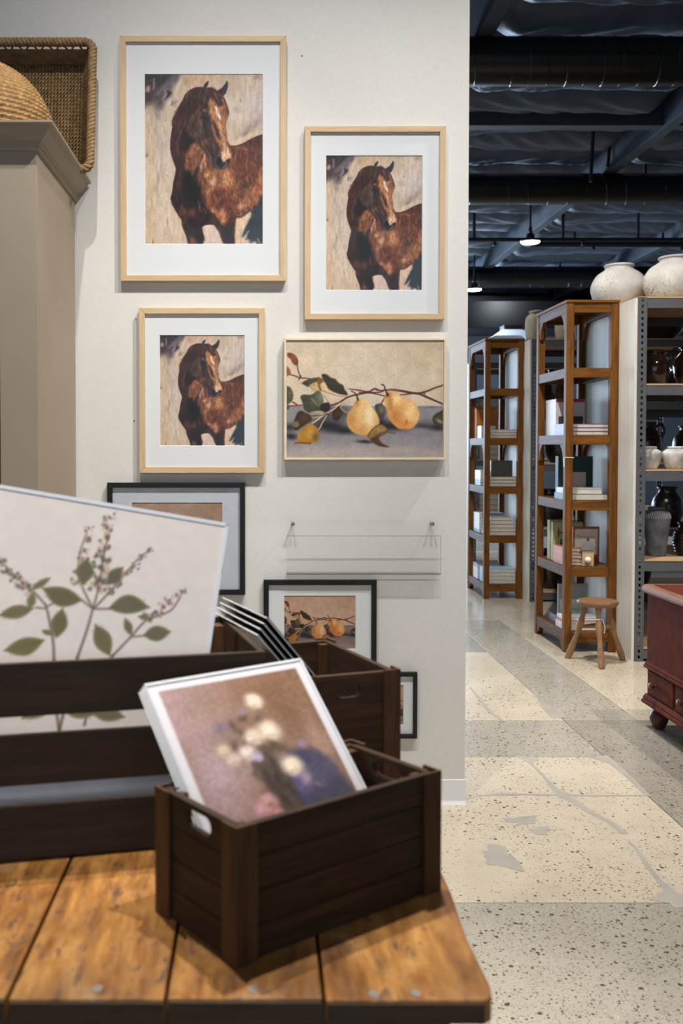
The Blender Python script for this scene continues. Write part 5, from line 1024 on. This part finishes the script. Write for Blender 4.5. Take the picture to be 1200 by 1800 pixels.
# ------------------------------------------------------------------ amber pine bookcases
SH = [1.945, 1.49, 1.04, .585, .135]; BW, BD, BH = .355, .73, 2.39
def gusset(a, b, r_, n=8):
    """corner bracket in 2-D: right angle at (a,b) pointing (+,-), hollow curve"""
    return [(0, 0), (r_, 0)] + [(r_-r_*math.sin(math.pi/2*k/n)*.82, -r_*(1-math.cos(math.pi/2*k/n))*1.0-.006) for k in range(1, n)] + [(0, -r_)]
def bookcase(loc, label):
    t = empty('pine_bookcase', loc, 0, label, 'bookcase', 'tall amber pine bookcases')
    p = .052
    for x in (0, BW-p):
        for y in (0, BD-p): B().box(x, y, 0, x+p, y+p, BH-.004).obj('post', MAT['pine'], t, bevel=.004)
    B().box(-.006, -.006, BH-.004, BW+.006, BD+.006, BH+.014).obj('top_board', MAT['pine_x'], t, bevel=.003)
    for z in [BH-.004]+SH:
        for y in (.006, BD-.036): B().box(p, y, z-.066, BW-p, y+.03, z).obj('end_rail', MAT['pine_x'], t, bevel=.003)
        for x in (.004, BW-.034): B().box(x, p, z-.066, x+.03, BD-p, z).obj('side_rail', MAT['pine_y'], t, bevel=.003)
        if z < 2.3:
            for k in range(2): B().box(.036 + k*(BW-.072)/2, .038, z-.022, .036+(k+1)*(BW-.072)/2-.002, BD-.038, z-.002).obj('shelf_board', MAT['pine_y'], t)
    for z in (BH-.07, 1.49-.066):
        for x in (.006, BW-.030):
            for s_, y0 in ((1, p), (-1, BD-p)): B().prism([(y0+s_*q, z+w_) for q, w_ in [(0, 0), (.10, 0), (.085, -.012), (.062, -.03), (.044, -.055), (.034, -.08), (.026, -.115), (0, -.125)]], .024, 'yz', x).obj('corner_bracket', MAT['pine'], t, bevel=.002)
    for x in (.006, BW-.030):
        for s_, y0 in ((1, p), (-1, BD-p)): B().prism([(y0+s_*q, .069+w_) for q, w_ in [(0, 0), (.07, 0), (0, -.066)]], .024, 'yz', x).obj('foot_bracket', MAT['pine'], t)
    return t
bc1 = bookcase((2.086, 6.74, 0), 'nearer tall amber pine bookcase beside the three-legged stool')
bc2 = copy_tree(bc1); bc2.location = (2.078, 9.12, 0); bc2['label'] = 'farther tall amber pine bookcase next to the picture wall edge'
B().tube([(-.003, .02, 1.335), (-.003, -.003, 1.335), (.055, -.003, 1.335), (.055, .02, 1.334)], .0022, 5).obj('price_string', MAT['string'], bc1); B().box(-.005, .008, 1.27, -.003, .034, 1.333).obj('price_tag', MAT['paper'], bc1)
# ------------------------------------------------------------------ grey steel racks with whitewashed end panels
RZ = [2.385, 1.82, 1.26, .67, .093]
def slot_post(h):
    b = B(); w = .056; b.box(0, 0, 0, .019, .003, h); b.box(.034, 0, 0, w, .003, h); z = 0
    n = int(h/.0395)
    for i in range(n+1): b.box(.019, 0, i*.0395, .034, .003, min(h, i*.0395+.020))
    b.box(0, .003, 0, .003, .05, h); return b
def rack(loc, lx, ly, label, rear=True):
    t = empty('steel_rack', loc, 0, label, 'shelving', 'grey steel racks with slotted posts')
    me = slot_post(2.38).mesh('post')
    for x, y, sx, sy in ((0, 0, 1, 1), (lx, 0, -1, 1), (0, ly, 1, -1), (lx, ly, -1, -1)):
        o = link('post', me, MAT['rack'], t, (x, y, 0)); o.scale = (sx, sy, 1)
    for z in RZ:
        for y in (.004, ly-.008): B().box(.045, y, z-.075, lx-.045, y+.004, z-.012).box(.045, y, z-.016, lx-.045, y+(.02 if y < .1 else -.016), z-.012).obj('beam', MAT['rack'], t)
        B().box(.004, .006, z-.011, lx-.004, ly-.006, z).obj('shelf_board', MAT['ply'], t)
        B().box(.004, .05, z-.07, .008, ly-.05, z-.012).obj('side_beam', MAT['rack'], t)
    for k in range(2): B().box(-.018, .012+k*(ly-.02)/2, 0, -.001, .012+(k+1)*(ly-.02)/2-.002, 2.375).obj('end_panel', MAT['whitewash'], t, bevel=.001)
    return t
rack((2.463, 6.454, 0), 2.3, 1.0, 'nearest grey steel rack with two big urns on top')
rack((2.458, 8.95, 0), 2.6, 1.0, 'second grey steel rack, behind the nearer bookcase')
rack((2.458, 11.45, 0), 2.6, 1.0, 'third grey steel rack, seen through the farther bookcase')
# ------------------------------------------------------------------ pottery
def pot(name, label, cat, loc, prof, mat, group=None, parts=None, n=40):
    """prof: outside profile from foot to lip; hollow neck"""
    t = empty(name, loc, 0, label, cat, group); r_, z_ = prof[-1]
    ins = [(r_*.86, z_-.002), (r_*.80, z_*.86), (r_*.8, z_*.6)]
    B().lathe(prof+ins, n).obj('body', mat, t, smooth=50)
    B().lathe([(r_*.97, z_-.012), (r_*1.06, z_-.008), (r_*1.07, z_), (r_*1.0, z_+.006), (r_*.86, z_+.003), (r_*.85, z_-.012)], n, cap=False).obj('lip', mat, t, smooth=True)
    if parts: parts(t)
    return t
def P_(pts, sr=1.0, sz=1.0): return [(r_*sr, z_*sz) for r_, z_ in [tuple(q) for q in spline3([(a, b) for a, b in pts], 5)]]
URN = [(.62, 0), (.80, .12), (.95, .32), (1.0, .48), (.96, .62), (.80, .78), (.60, .87), (.50, .92), (.50, 1.0)]
pot('clay_urn', 'big pitted white clay urn nearest the bookcase top', 'urn', (2.590, 7.16, 2.3855), P_(URN, .196, .325), MAT['urn'], 'white urns on the rack top')
pot('clay_urn', 'big pitted white clay urn cut by the right edge', 'urn', (2.868, 6.86, 2.3855), P_(URN, .212, .325), MAT['urn'], 'white urns on the rack top')
def handle(x, z0, z1, r_, out, mat):
    def f(t):
        B().tube(smooth_path([(x, 0, z1), (x+out*.7, 0, z1+.015), (x+out, 0, z1-.03), (x+out*.8, 0, (z0+z1)/2), (x+r_, 0, z0)], 6), .011, 8).obj('handle', mat, t, smooth=True)
    return f
JUG = [(.68, 0), (.78, .1), (.95, .3), (1.0, .5), (.92, .68), (.7, .82), (.58, .9), (.62, 1.0)]
pot('brown_jug', 'glossy dark brown jug beside the slotted post', 'jug', (2.672, 6.72, 1.8205), P_(JUG, .098, .235), MAT['pot_brown'], 'brown jugs on the rack', handle(.06, .12, .21, .035, .06, MAT['pot_brown']))
pot('brown_jug', 'larger glossy dark brown jug at the right edge', 'jug', (2.935, 6.74, 1.8205), P_(JUG, .118, .262), MAT['pot_brown'], 'brown jugs on the rack', handle(-.075, .13, .235, -.035, -.06, MAT['pot_brown']))
SM = [(.62, 0), (.72, .08), (.9, .4), (1.0, .66), (.94, .8), (.7, .9), (.58, .94), (.6, 1.0)]
pot('grey_pot', 'small weathered grey pot beside the slotted post', 'pot', (2.595, 6.60, 1.2605), P_(SM, .084, .145), MAT['pot_grey'], 'small grey pots on the rack')
pot('grey_pot', 'small weathered grey pot at the right edge', 'pot', (2.775, 6.61, 1.2605), P_(SM, .088, .145), MAT['pot_grey'], 'small grey pots on the rack')
pot('black_jug', 'dark jug in shadow behind the small grey pots', 'jug', (2.78, 7.12, 1.2605), P_(JUG, .11, .32), MAT['pot_black'], None, handle(.07, .16, .29, .04, .06, MAT['pot_black']))
TV = [(.66, 0), (.70, .04), (.80, .3), (.93, .58), (1.0, .76), (.98, .84), (.85, .92), (.6, .955), (.54, .965), (.58, 1.0)]
def herring(t):
    b = B(); r0 = .089
    for row, (za, zb) in enumerate(((.255, .275), (.275, .293))):
        for k in range(34):
            a0 = 2*math.pi*k/34; a1 = a0+(.09 if row == 0 else -.09)
            def R_(z): return r0*np.interp(z/.325, [.76, .84, .92], [1.0, .985, .86])+.0015
            b.tube([(R_(za)*math.cos(a0), R_(za)*math.sin(a0), za), (R_(zb)*math.cos(a1), R_(zb)*math.sin(a1), zb)], .0022, 4)
    tag(b.obj('herringbone_band', MAT['pot_grey'], t), kind='stuff')
pot('charcoal_vase', 'tall charcoal vase with herringbone shoulder on the rack', 'vase', (2.695, 6.70, .6705), P_(TV, .089, .325), MAT['pot_dark'], None, herring)
rib = []
for k in range(60): z = k/59; r_ = np.interp(z, [0, .1, .45, .7, .86, .92, 1], [.7, .8, 1, .9, .55, .5, .56]); rib.append((r_*.09*(1+.03*math.sin(z*70)), z*.22))
pot('ribbed_jar', 'dark ribbed jar at the right edge beside the charcoal vase', 'jar', (2.905, 6.72, .6705), rib, MAT['pot_black'])
BOT_ = [(.6, 0), (.8, .03), (.95, .2), (1.0, .5), (.95, .74), (.7, .86), (.42, .91), (.4, .94), (.5, 1.0)]
for k, (x, y, r_, h) in enumerate(((2.515, 9.12, .072, .26), (2.62, 9.36, .085, .30), (2.80, 9.12, .085, .27), (2.99, 9.14, .085, .27), (3.18, 9.12, .085, .27))):
    pot('taupe_vase', ['small tall taupe vase at the corner of the second rack', 'tall taupe vase behind the corner one on the second rack', 'first taupe vase seen through the top of the nearer bookcase', 'second taupe vase seen through the top of the nearer bookcase', 'third taupe vase behind the nearer bookcase post'][k], 'vase', (x, y, 2.3855), P_(BOT_, r_, h), MAT['vase_taupe'], 'taupe vases on the second rack', n=28)
pot('shallow_bowl', 'large dark bowl seen under the top shelf of the nearest rack', 'bowl', (3.72, 9.4, 2.3855), P_([(.35, 0), (.5, .05), (.75, .35), (.92, .7), (1.0, 1.0)], .30, .20), MAT['pot_brown'])
jn = [0, 1, 2, 3]*3+[0, 1, 2]; js = ['upper']*4+['middle']*4+['lower']*4+['bottom']*3
for k, (x, y, z, r_, h) in enumerate(((2.75, 9.2, 1.82, .13, .3), (3.1, 9.2, 1.82, .14, .32), (3.5, 9.2, 1.82, .14, .3), (3.9, 9.2, 1.82, .14, .32), (2.8, 9.2, 1.26, .15, .34), (3.2, 9.2, 1.26, .15, .34), (3.6, 9.2, 1.26, .15, .34), (4.0, 9.2, 1.26, .15, .34), (2.7, 9.2, .67, .14, .34), (3.05, 9.2, .67, .14, .36), (3.4, 9.2, .67, .14, .36), (3.8, 9.2, .67, .14, .36), (2.72, 9.2, .093, .14, .36), (3.1, 9.2, .093, .15, .36), (3.5, 9.2, .093, .15, .36))):
    pot('storage_jar', ['first', 'second', 'third', 'fourth'][jn[k]]+' dark storage jar from the left on the '+js[k]+' shelf of the second rack', 'jar', (x, y, z+.0005), P_(JUG if k % 2 else URN, r_, h), MAT['pot_black' if k % 3 else 'pot_brown'], 'dark jars on the second rack', n=24)
# ------------------------------------------------------------------ books
def book(label, loc, w, l, t, col, standing=False, rz=0.0, group=None, pages=None, art=None, kind='book'):
    """spine along x=0; lying: l along y, t up. standing: l up, thickness towards -y"""
    e = empty('book', loc, 0, label, 'book', group); e.rotation_euler = (R(90) if standing else 0, 0, rz)
    c = .0022; m_ = book_mat(col)
    B().box(0, 0, 0, w, l, c).box(0, 0, t-c, w, l, t).box(0, 0, c, c, l, t-c).obj('cover', m_, e)
    B().box(c, .003, c, w-.004, l-.003, t-c).obj('pages', pages or MAT['pages'], e)
    if art: art(e, w, l, t)
    return e
def plate(col, x0, y0, x1, y1):
    def f(e, w, l, t): B().box(w*x0, l*y0, t, w*x1, l*y1, t+.0006).obj('cover_picture', book_mat(col), e)
    return f
def words(txt, size, x, y, col, more=None):
    def f(e, w, l, t):
        if more: more(e, w, l, t)
        for (s_, sz, xx, yy) in zip(txt, size, x, y):
            cu = bpy.data.curves.new('title', 'FONT'); cu.body = s_; cu.size = sz; cu.extrude = .0004; cu.align_x = 'CENTER'
            tmp = bpy.data.objects.new('title', cu); COL.objects.link(tmp); dg = bpy.context.evaluated_depsgraph_get(); dg.update()
            me = bpy.data.meshes.new_from_object(tmp.evaluated_get(dg)); bpy.data.objects.remove(tmp); bpy.data.curves.remove(cu)
            me.materials.clear(); link('title_lettering', me, book_mat(col), e, (w*xx, l*yy, t+.0012))
    return f
ORD = ['lowest', 'second', 'third', 'fourth', 'fifth', 'sixth']; X1 = 2.118; S = lambda k: SH[k]+.0005
# nearer bookcase, second shelf
G = 'tall white books on the nearer bookcase'
for k in range(6): book(ORD[k].replace('lowest', 'first')+' tall white book of the upright row, counted from the back post', (X1+.012, 7.36-.036*k, S(1)), .22, .262-.003*(k % 2), .034, (222, 214, 206) if k % 2 else (206, 196, 188), True, 0, G)
book('white book with a dark picture facing out beside the white row', (X1+.006, 7.12, S(1)), .205, .262, .022, (196, 186, 182), True, 0, None, None, lambda e, w, l, t: (plate((52, 52, 54), .1, .30, .95, .52)(e, w, l, t), plate((150, 58, 58), 0, .9, 1, 1)(e, w, l, t)))
for k in range(3): book(['bottom', 'middle', 'top'][k]+' purple-spined book in the stack on the nearer bookcase', (X1-.004, 6.835+.003*k, S(1)+.026*k), .30, .245, .0255, (112, 76, 122) if k != 1 else (126, 92, 132), False, 0, 'purple books on the nearer bookcase')
# third shelf
book('dark green book standing with a small picture on its cover', (X1+.03, 7.14, S(2)), .25, .30, .03, (26, 58, 56), True, 0, None, None, plate((190, 168, 160), .42, .18, .80, .62))
book('dark green book standing behind the one with the picture', (X1+.03, 7.175, S(2)), .25, .30, .03, (34, 66, 66), True)
book('thick green book lying under the white one', (X1-.004, 6.83, S(2)), .315, .25, .044, (70, 108, 96), pages=MAT['pages'])
book('white book lying on the thick green book', (X1+.006, 6.84, S(2)+.0445), .25, .23, .036, (226, 222, 216))
# fourth shelf
for k in range(2): book(['tall pale olive book at the end of the row', 'second pale olive book in the row'][k], (X1+.012, 7.30-.03*k, S(3)), .20, .285, .028, (186, 182, 142) if k == 0 else (170, 166, 128), True, 0, 'olive books on the nearer bookcase')
book('olive book with dark capital letters facing out above the salmon stack', (X1+.012, 7.20, S(3)), .22, .275, .03, (178, 172, 122), True, 0, None, None, words(['HA', 'ES'], [.085, .085], [.42, .42], [.62, .34], (52, 50, 42)))
for k in range(5): book(ORD[k]+' salmon book from below in the lying stack on the nearer bookcase', (X1-.002, 6.86+.004*(k % 2), S(3)+.024*k), .205, .245, .0235, (206, 132, 96) if k % 2 else (196, 120, 88), False, 0, 'salmon books on the nearer bookcase')
book('orange bordered travel book standing behind the little house', (2.205, 6.855+.10, S(3)), .185, .262, .02, (150, 84, 40), True, 0, None, None, words(['Escapes'], [.042], [.5], [.68], (178, 132, 108), lambda e, w, l, t: (plate((196, 190, 178), .07, .26, .93, .94)(e, w, l, t), plate((120, 66, 38), .07, .03, .93, .2)(e, w, l, t))))
hs = empty('wooden_house', (2.275, 6.83, S(3)), R(-18), 'little pale wooden house block with dark pointed roof', 'ornament')
B().box(-.038, -.028, 0, .038, .028, .115).obj('house_block', MAT['ply'], hs, bevel=.002)
B().add([(-.05, -.038, .112), (.05, -.038, .112), (.05, .038, .112), (-.05, .038, .112), (0, 0, .178)], [(0, 3, 2, 1), (0, 1, 4), (1, 2, 4), (2, 3, 4), (3, 0, 4)]).obj('roof', MAT['pot_black'], hs); B().lathe([(.004, .165), (.006, .18), (.003, .195)], 8).obj('finial', MAT['pot_black'], hs)
B().lathe([(.014, 0), (.022, .012), (.02, .024), (.004, .03)], 14).obj('shell_ornament', MAT['paper'], hs, smooth=True, loc=(0, -.028, .045), rot=(R(90), 0, 0))
# bottom shelf
book('grey book with white leaf pattern standing on the lowest shelf', (X1+.03, 7.10, S(4)), .21, .29, .022, (150, 156, 158), True, 0, None, None, plate((206, 212, 208), .05, .02, .95, .62))
book('white book with red band lying on the lowest shelf', (X1, 6.84, S(4)), .26, .20, .045, (226, 222, 220)); book('red book lying under the stool view on the lowest shelf', (X1+.004, 6.85, S(4)+.0455), .24, .18, .022, (196, 66, 52)); book('topmost white book of the short stack on the lowest shelf', (X1+.004, 6.845, S(4)+.068), .24, .18, .02, (230, 228, 226)); book('grey book lying across the back of the lowest shelf', (X1+.03, 7.14, S(4)), .24, .2, .05, (120, 120, 124))
# farther bookcase
def far(dx, y, k, *a, **kw): return book(a[0], (2.108+dx, y, S(k)+kw.pop('dz', 0)), *a[1:], **kw)
far(.01, 9.74, 1, 'orange book standing with its cover outwards on the farther bookcase', .22, .30, .04, (186, 106, 36), True, art=words(['LUST'], [.05], [.5], [.82], (96, 52, 24))); far(.012, 9.70, 1, 'second orange book just in front of the first', .21, .285, .03, (200, 116, 40), True)
for k in range(4): far(0, 9.40, 1, ORD[k]+' pale green book from below in the small block on the farther bookcase', .14, .16, .029, (156, 164, 140), dz=.0295*k, group='pale green books on the farther bookcase')
for k in range(3): far(.02, 9.185, 1, ORD[k]+' pinkish book from below on the second shelf of the farther bookcase', .26, .21, .026, (176, 156, 150), dz=.0265*k, group='pinkish books on the farther bookcase')
for k in range(5): far(0, 9.42, 2, ORD[k]+' white-spined book from below in the tall stack on the farther bookcase', .2, .24, .028, (226, 222, 216) if k > 1 else (120, 120, 116), dz=.0285*k, group='white stack on the third shelf of the farther bookcase')
far(.06, 9.30, 2, 'dark grey box-like book standing on the farther bookcase', .20, .24, .05, (74, 72, 66), True)
for k in range(3): far(.0, 9.185, 2, ORD[k]+' grey book from below at the end of the third shelf, farther bookcase', .28, .07+.005*k, .03, (110, 110, 106), dz=.0305*k, group='grey books on the farther bookcase')
for k in range(5): far(0, 9.46, 3, ORD[k]+' white book from below in the teal-based stack on the farther bookcase', .24, .24, .031, (230, 228, 224), dz=.0315*k+.03, group='white books on the fourth shelf of the farther bookcase')
far(0, 9.45, 3, 'teal book under the white stack on the farther bookcase', .25, .25, .0295, (86, 136, 150))
for k in range(5): far(.01+.008*k, 9.185, 3, ORD[k]+' lilac-grey book from below in the stepped stack on the farther bookcase', .28-.022*k, .22, .034, (120, 112, 116) if k % 2 else (150, 140, 144), dz=.0345*k, group='lilac books on the farther bookcase')
for k in range(4): far(.0, 9.185, 4, ORD[k]+' light blue book from below in the bottom stack, farther bookcase', .285, .24, .034, (150, 186, 204), dz=.0345*k, group='light blue books on the farther bookcase')
for k in range(4): far(0, 9.52, 4, ORD[k]+' book from below in the dark-topped stack, farther bookcase', .22, .2, .036, (226, 224, 222) if k < 3 else (70, 78, 86), dz=.0365*k, group='mixed books on the lowest shelf of the farther bookcase')
for k, z in enumerate((1.82, 1.26, .67)):
    for q in range(4): book(ORD[q]+' box of the pale stack on the '+['upper', 'middle', 'lower'][k]+' shelf of the third rack', (2.54+.02*(q % 2), 11.6, z+.0005+.06*q), .5, .3, .058, (186, 176, 150) if q % 2 else (150, 176, 196), group='boxes on the third rack')
# ------------------------------------------------------------------ three-legged stool
st = empty('wooden_stool', (2.205, 6.42, 0), 0, 'rustic three-legged wooden stool in front of the nearer bookcase', 'stool')
B().lathe([(.05, .372), (.112, .374), (.126, .385), (.130, .398), (.126, .410), (.118, .4125), (.06, .408), (.003, .407)], 36).obj('seat', MAT['stool_seat'], st, smooth=40)
for (bx, by), (tx, ty) in (((-.033, -.182), (-.018, -.07)), ((-.150, .139), (-.07, .055)), ((.196, .069), (.085, .03))):
    P = smooth_path([(tx, ty, .385), (tx*1.1, ty*1.1, .30), (tx+(bx-tx)*.42, ty+(by-ty)*.42, .17), (bx, by, .0)], 6)
    B().tube(P, [.019+.004*math.sin(i*.9) for i in range(len(P))], 10).obj('leg', MAT['stool'], st, smooth=50)
for a, b_ in (((-.085, .075, .225), (.11, .04, .225)), ((-.02, -.10, .235), (.11, .04, .23))): B().tube([a, tuple((np.array(a)+np.array(b_))/2+np.array([0, 0, .008])), b_], [.012, .017, .012], 8).obj('stretcher', MAT['stool'], st, smooth=50)
B().tube([(-.046, -.098, .30), (0.0, -.098, .30), (.012, -.108, .25), (.006, -.11, .215)], .0022, 5).obj('price_string', MAT['string'], st)
# ------------------------------------------------------------------ oxblood chest
ch = empty('blanket_chest', (2.24, 4.42, 0), 0, 'oxblood painted blanket chest with drawers and turned feet', 'chest')
def cb(name, x0, y0, z0, x1, y1, z1, m='chest', bev=.003): return B().box(x0-2.24, y0-4.42, z0, x1-2.24, y1-4.42, z1).obj(name, MAT[m], ch, bevel=bev)
XF, YE, YN = 1.952, 4.955, 3.90
cb('body', XF, YN, .30, 2.53, YE, .672)
cb('drawer_case', XF+.004, YN, .165, 2.53, YE, .305)
lid = B().prism([(-.018, .678), (-.022, .690), (-.020, .706), (-.006, .718), (.59, .718), (.60, .70), (.59, .678)], YE+.02-YN+.02, 'xz', YN-.02-4.42)
lid.v = [(x+XF-2.24, y, z) for x, y, z in lid.v]; lid.obj('lid', MAT['chest_edge'], ch, bevel=.003)
cb('lid_panel', XF+.02, YN+.02, .7185, 2.50, YE-.03, .7205, 'chest', .0)
def mould(name, z0, prof):
    vs = []; fs = []; m = len(prof)
    for (x, y), (ox, oy) in (((XF, YN), (-1, 0)), ((XF, YE), (-1, 1)), ((2.53, YE), (0, 1))):
        for o_, z_ in prof: vs.append((x+ox*o_-2.24, y+oy*o_-4.42, z0+z_))
    for s_ in range(2):
        for k in range(m): fs.append((s_*m+k, s_*m+(k+1) % m, (s_+1)*m+(k+1) % m, (s_+1)*m+k))
    fs += [tuple(range(m)), tuple(range(2*m, 3*m))]
    B().add(vs, fs).obj(name, MAT['chest'], ch)
mould('waist_moulding', .296, [(-.002, 0), (.006, 0), (.012, .006), (.012, .014), (.006, .018), (.008, .024), (.004, .034), (-.002, .036)])
mould('base_moulding', .120, [(-.002, 0), (.016, 0), (.020, .006), (.018, .016), (.012, .02), (.013, .028), (.008, .04), (.002, .048), (-.002, .048)])
for k in range(3):
    y1 = YE-.03-k*.325; d = cb('drawer', XF-.006, y1-.30, .178, XF+.05, y1, .290, 'chest', .004)
    B().lathe([(.008, 0), (.007, .010), (.015, .016), (.018, .024), (.013, .032), (.002, .034)], 18).obj('knob', MAT['chest_foot'], d, smooth=50, loc=(XF-.006-2.24, y1-.10-4.42, .236), rot=(0, R(-90), 0))
for x, y in ((XF+.045, YE-.05), (XF+.045, YN+.05), (2.48, YE-.05), (2.48, YN+.05)):
    B().lathe([(.018, 0), (.030, .012), (.044, .045), (.047, .065), (.038, .086), (.026, .094), (.030, .104), (.032, .122)], 24).obj('bun_foot', MAT['chest_foot'], ch, smooth=50, loc=(x-2.24, y-4.42, 0))
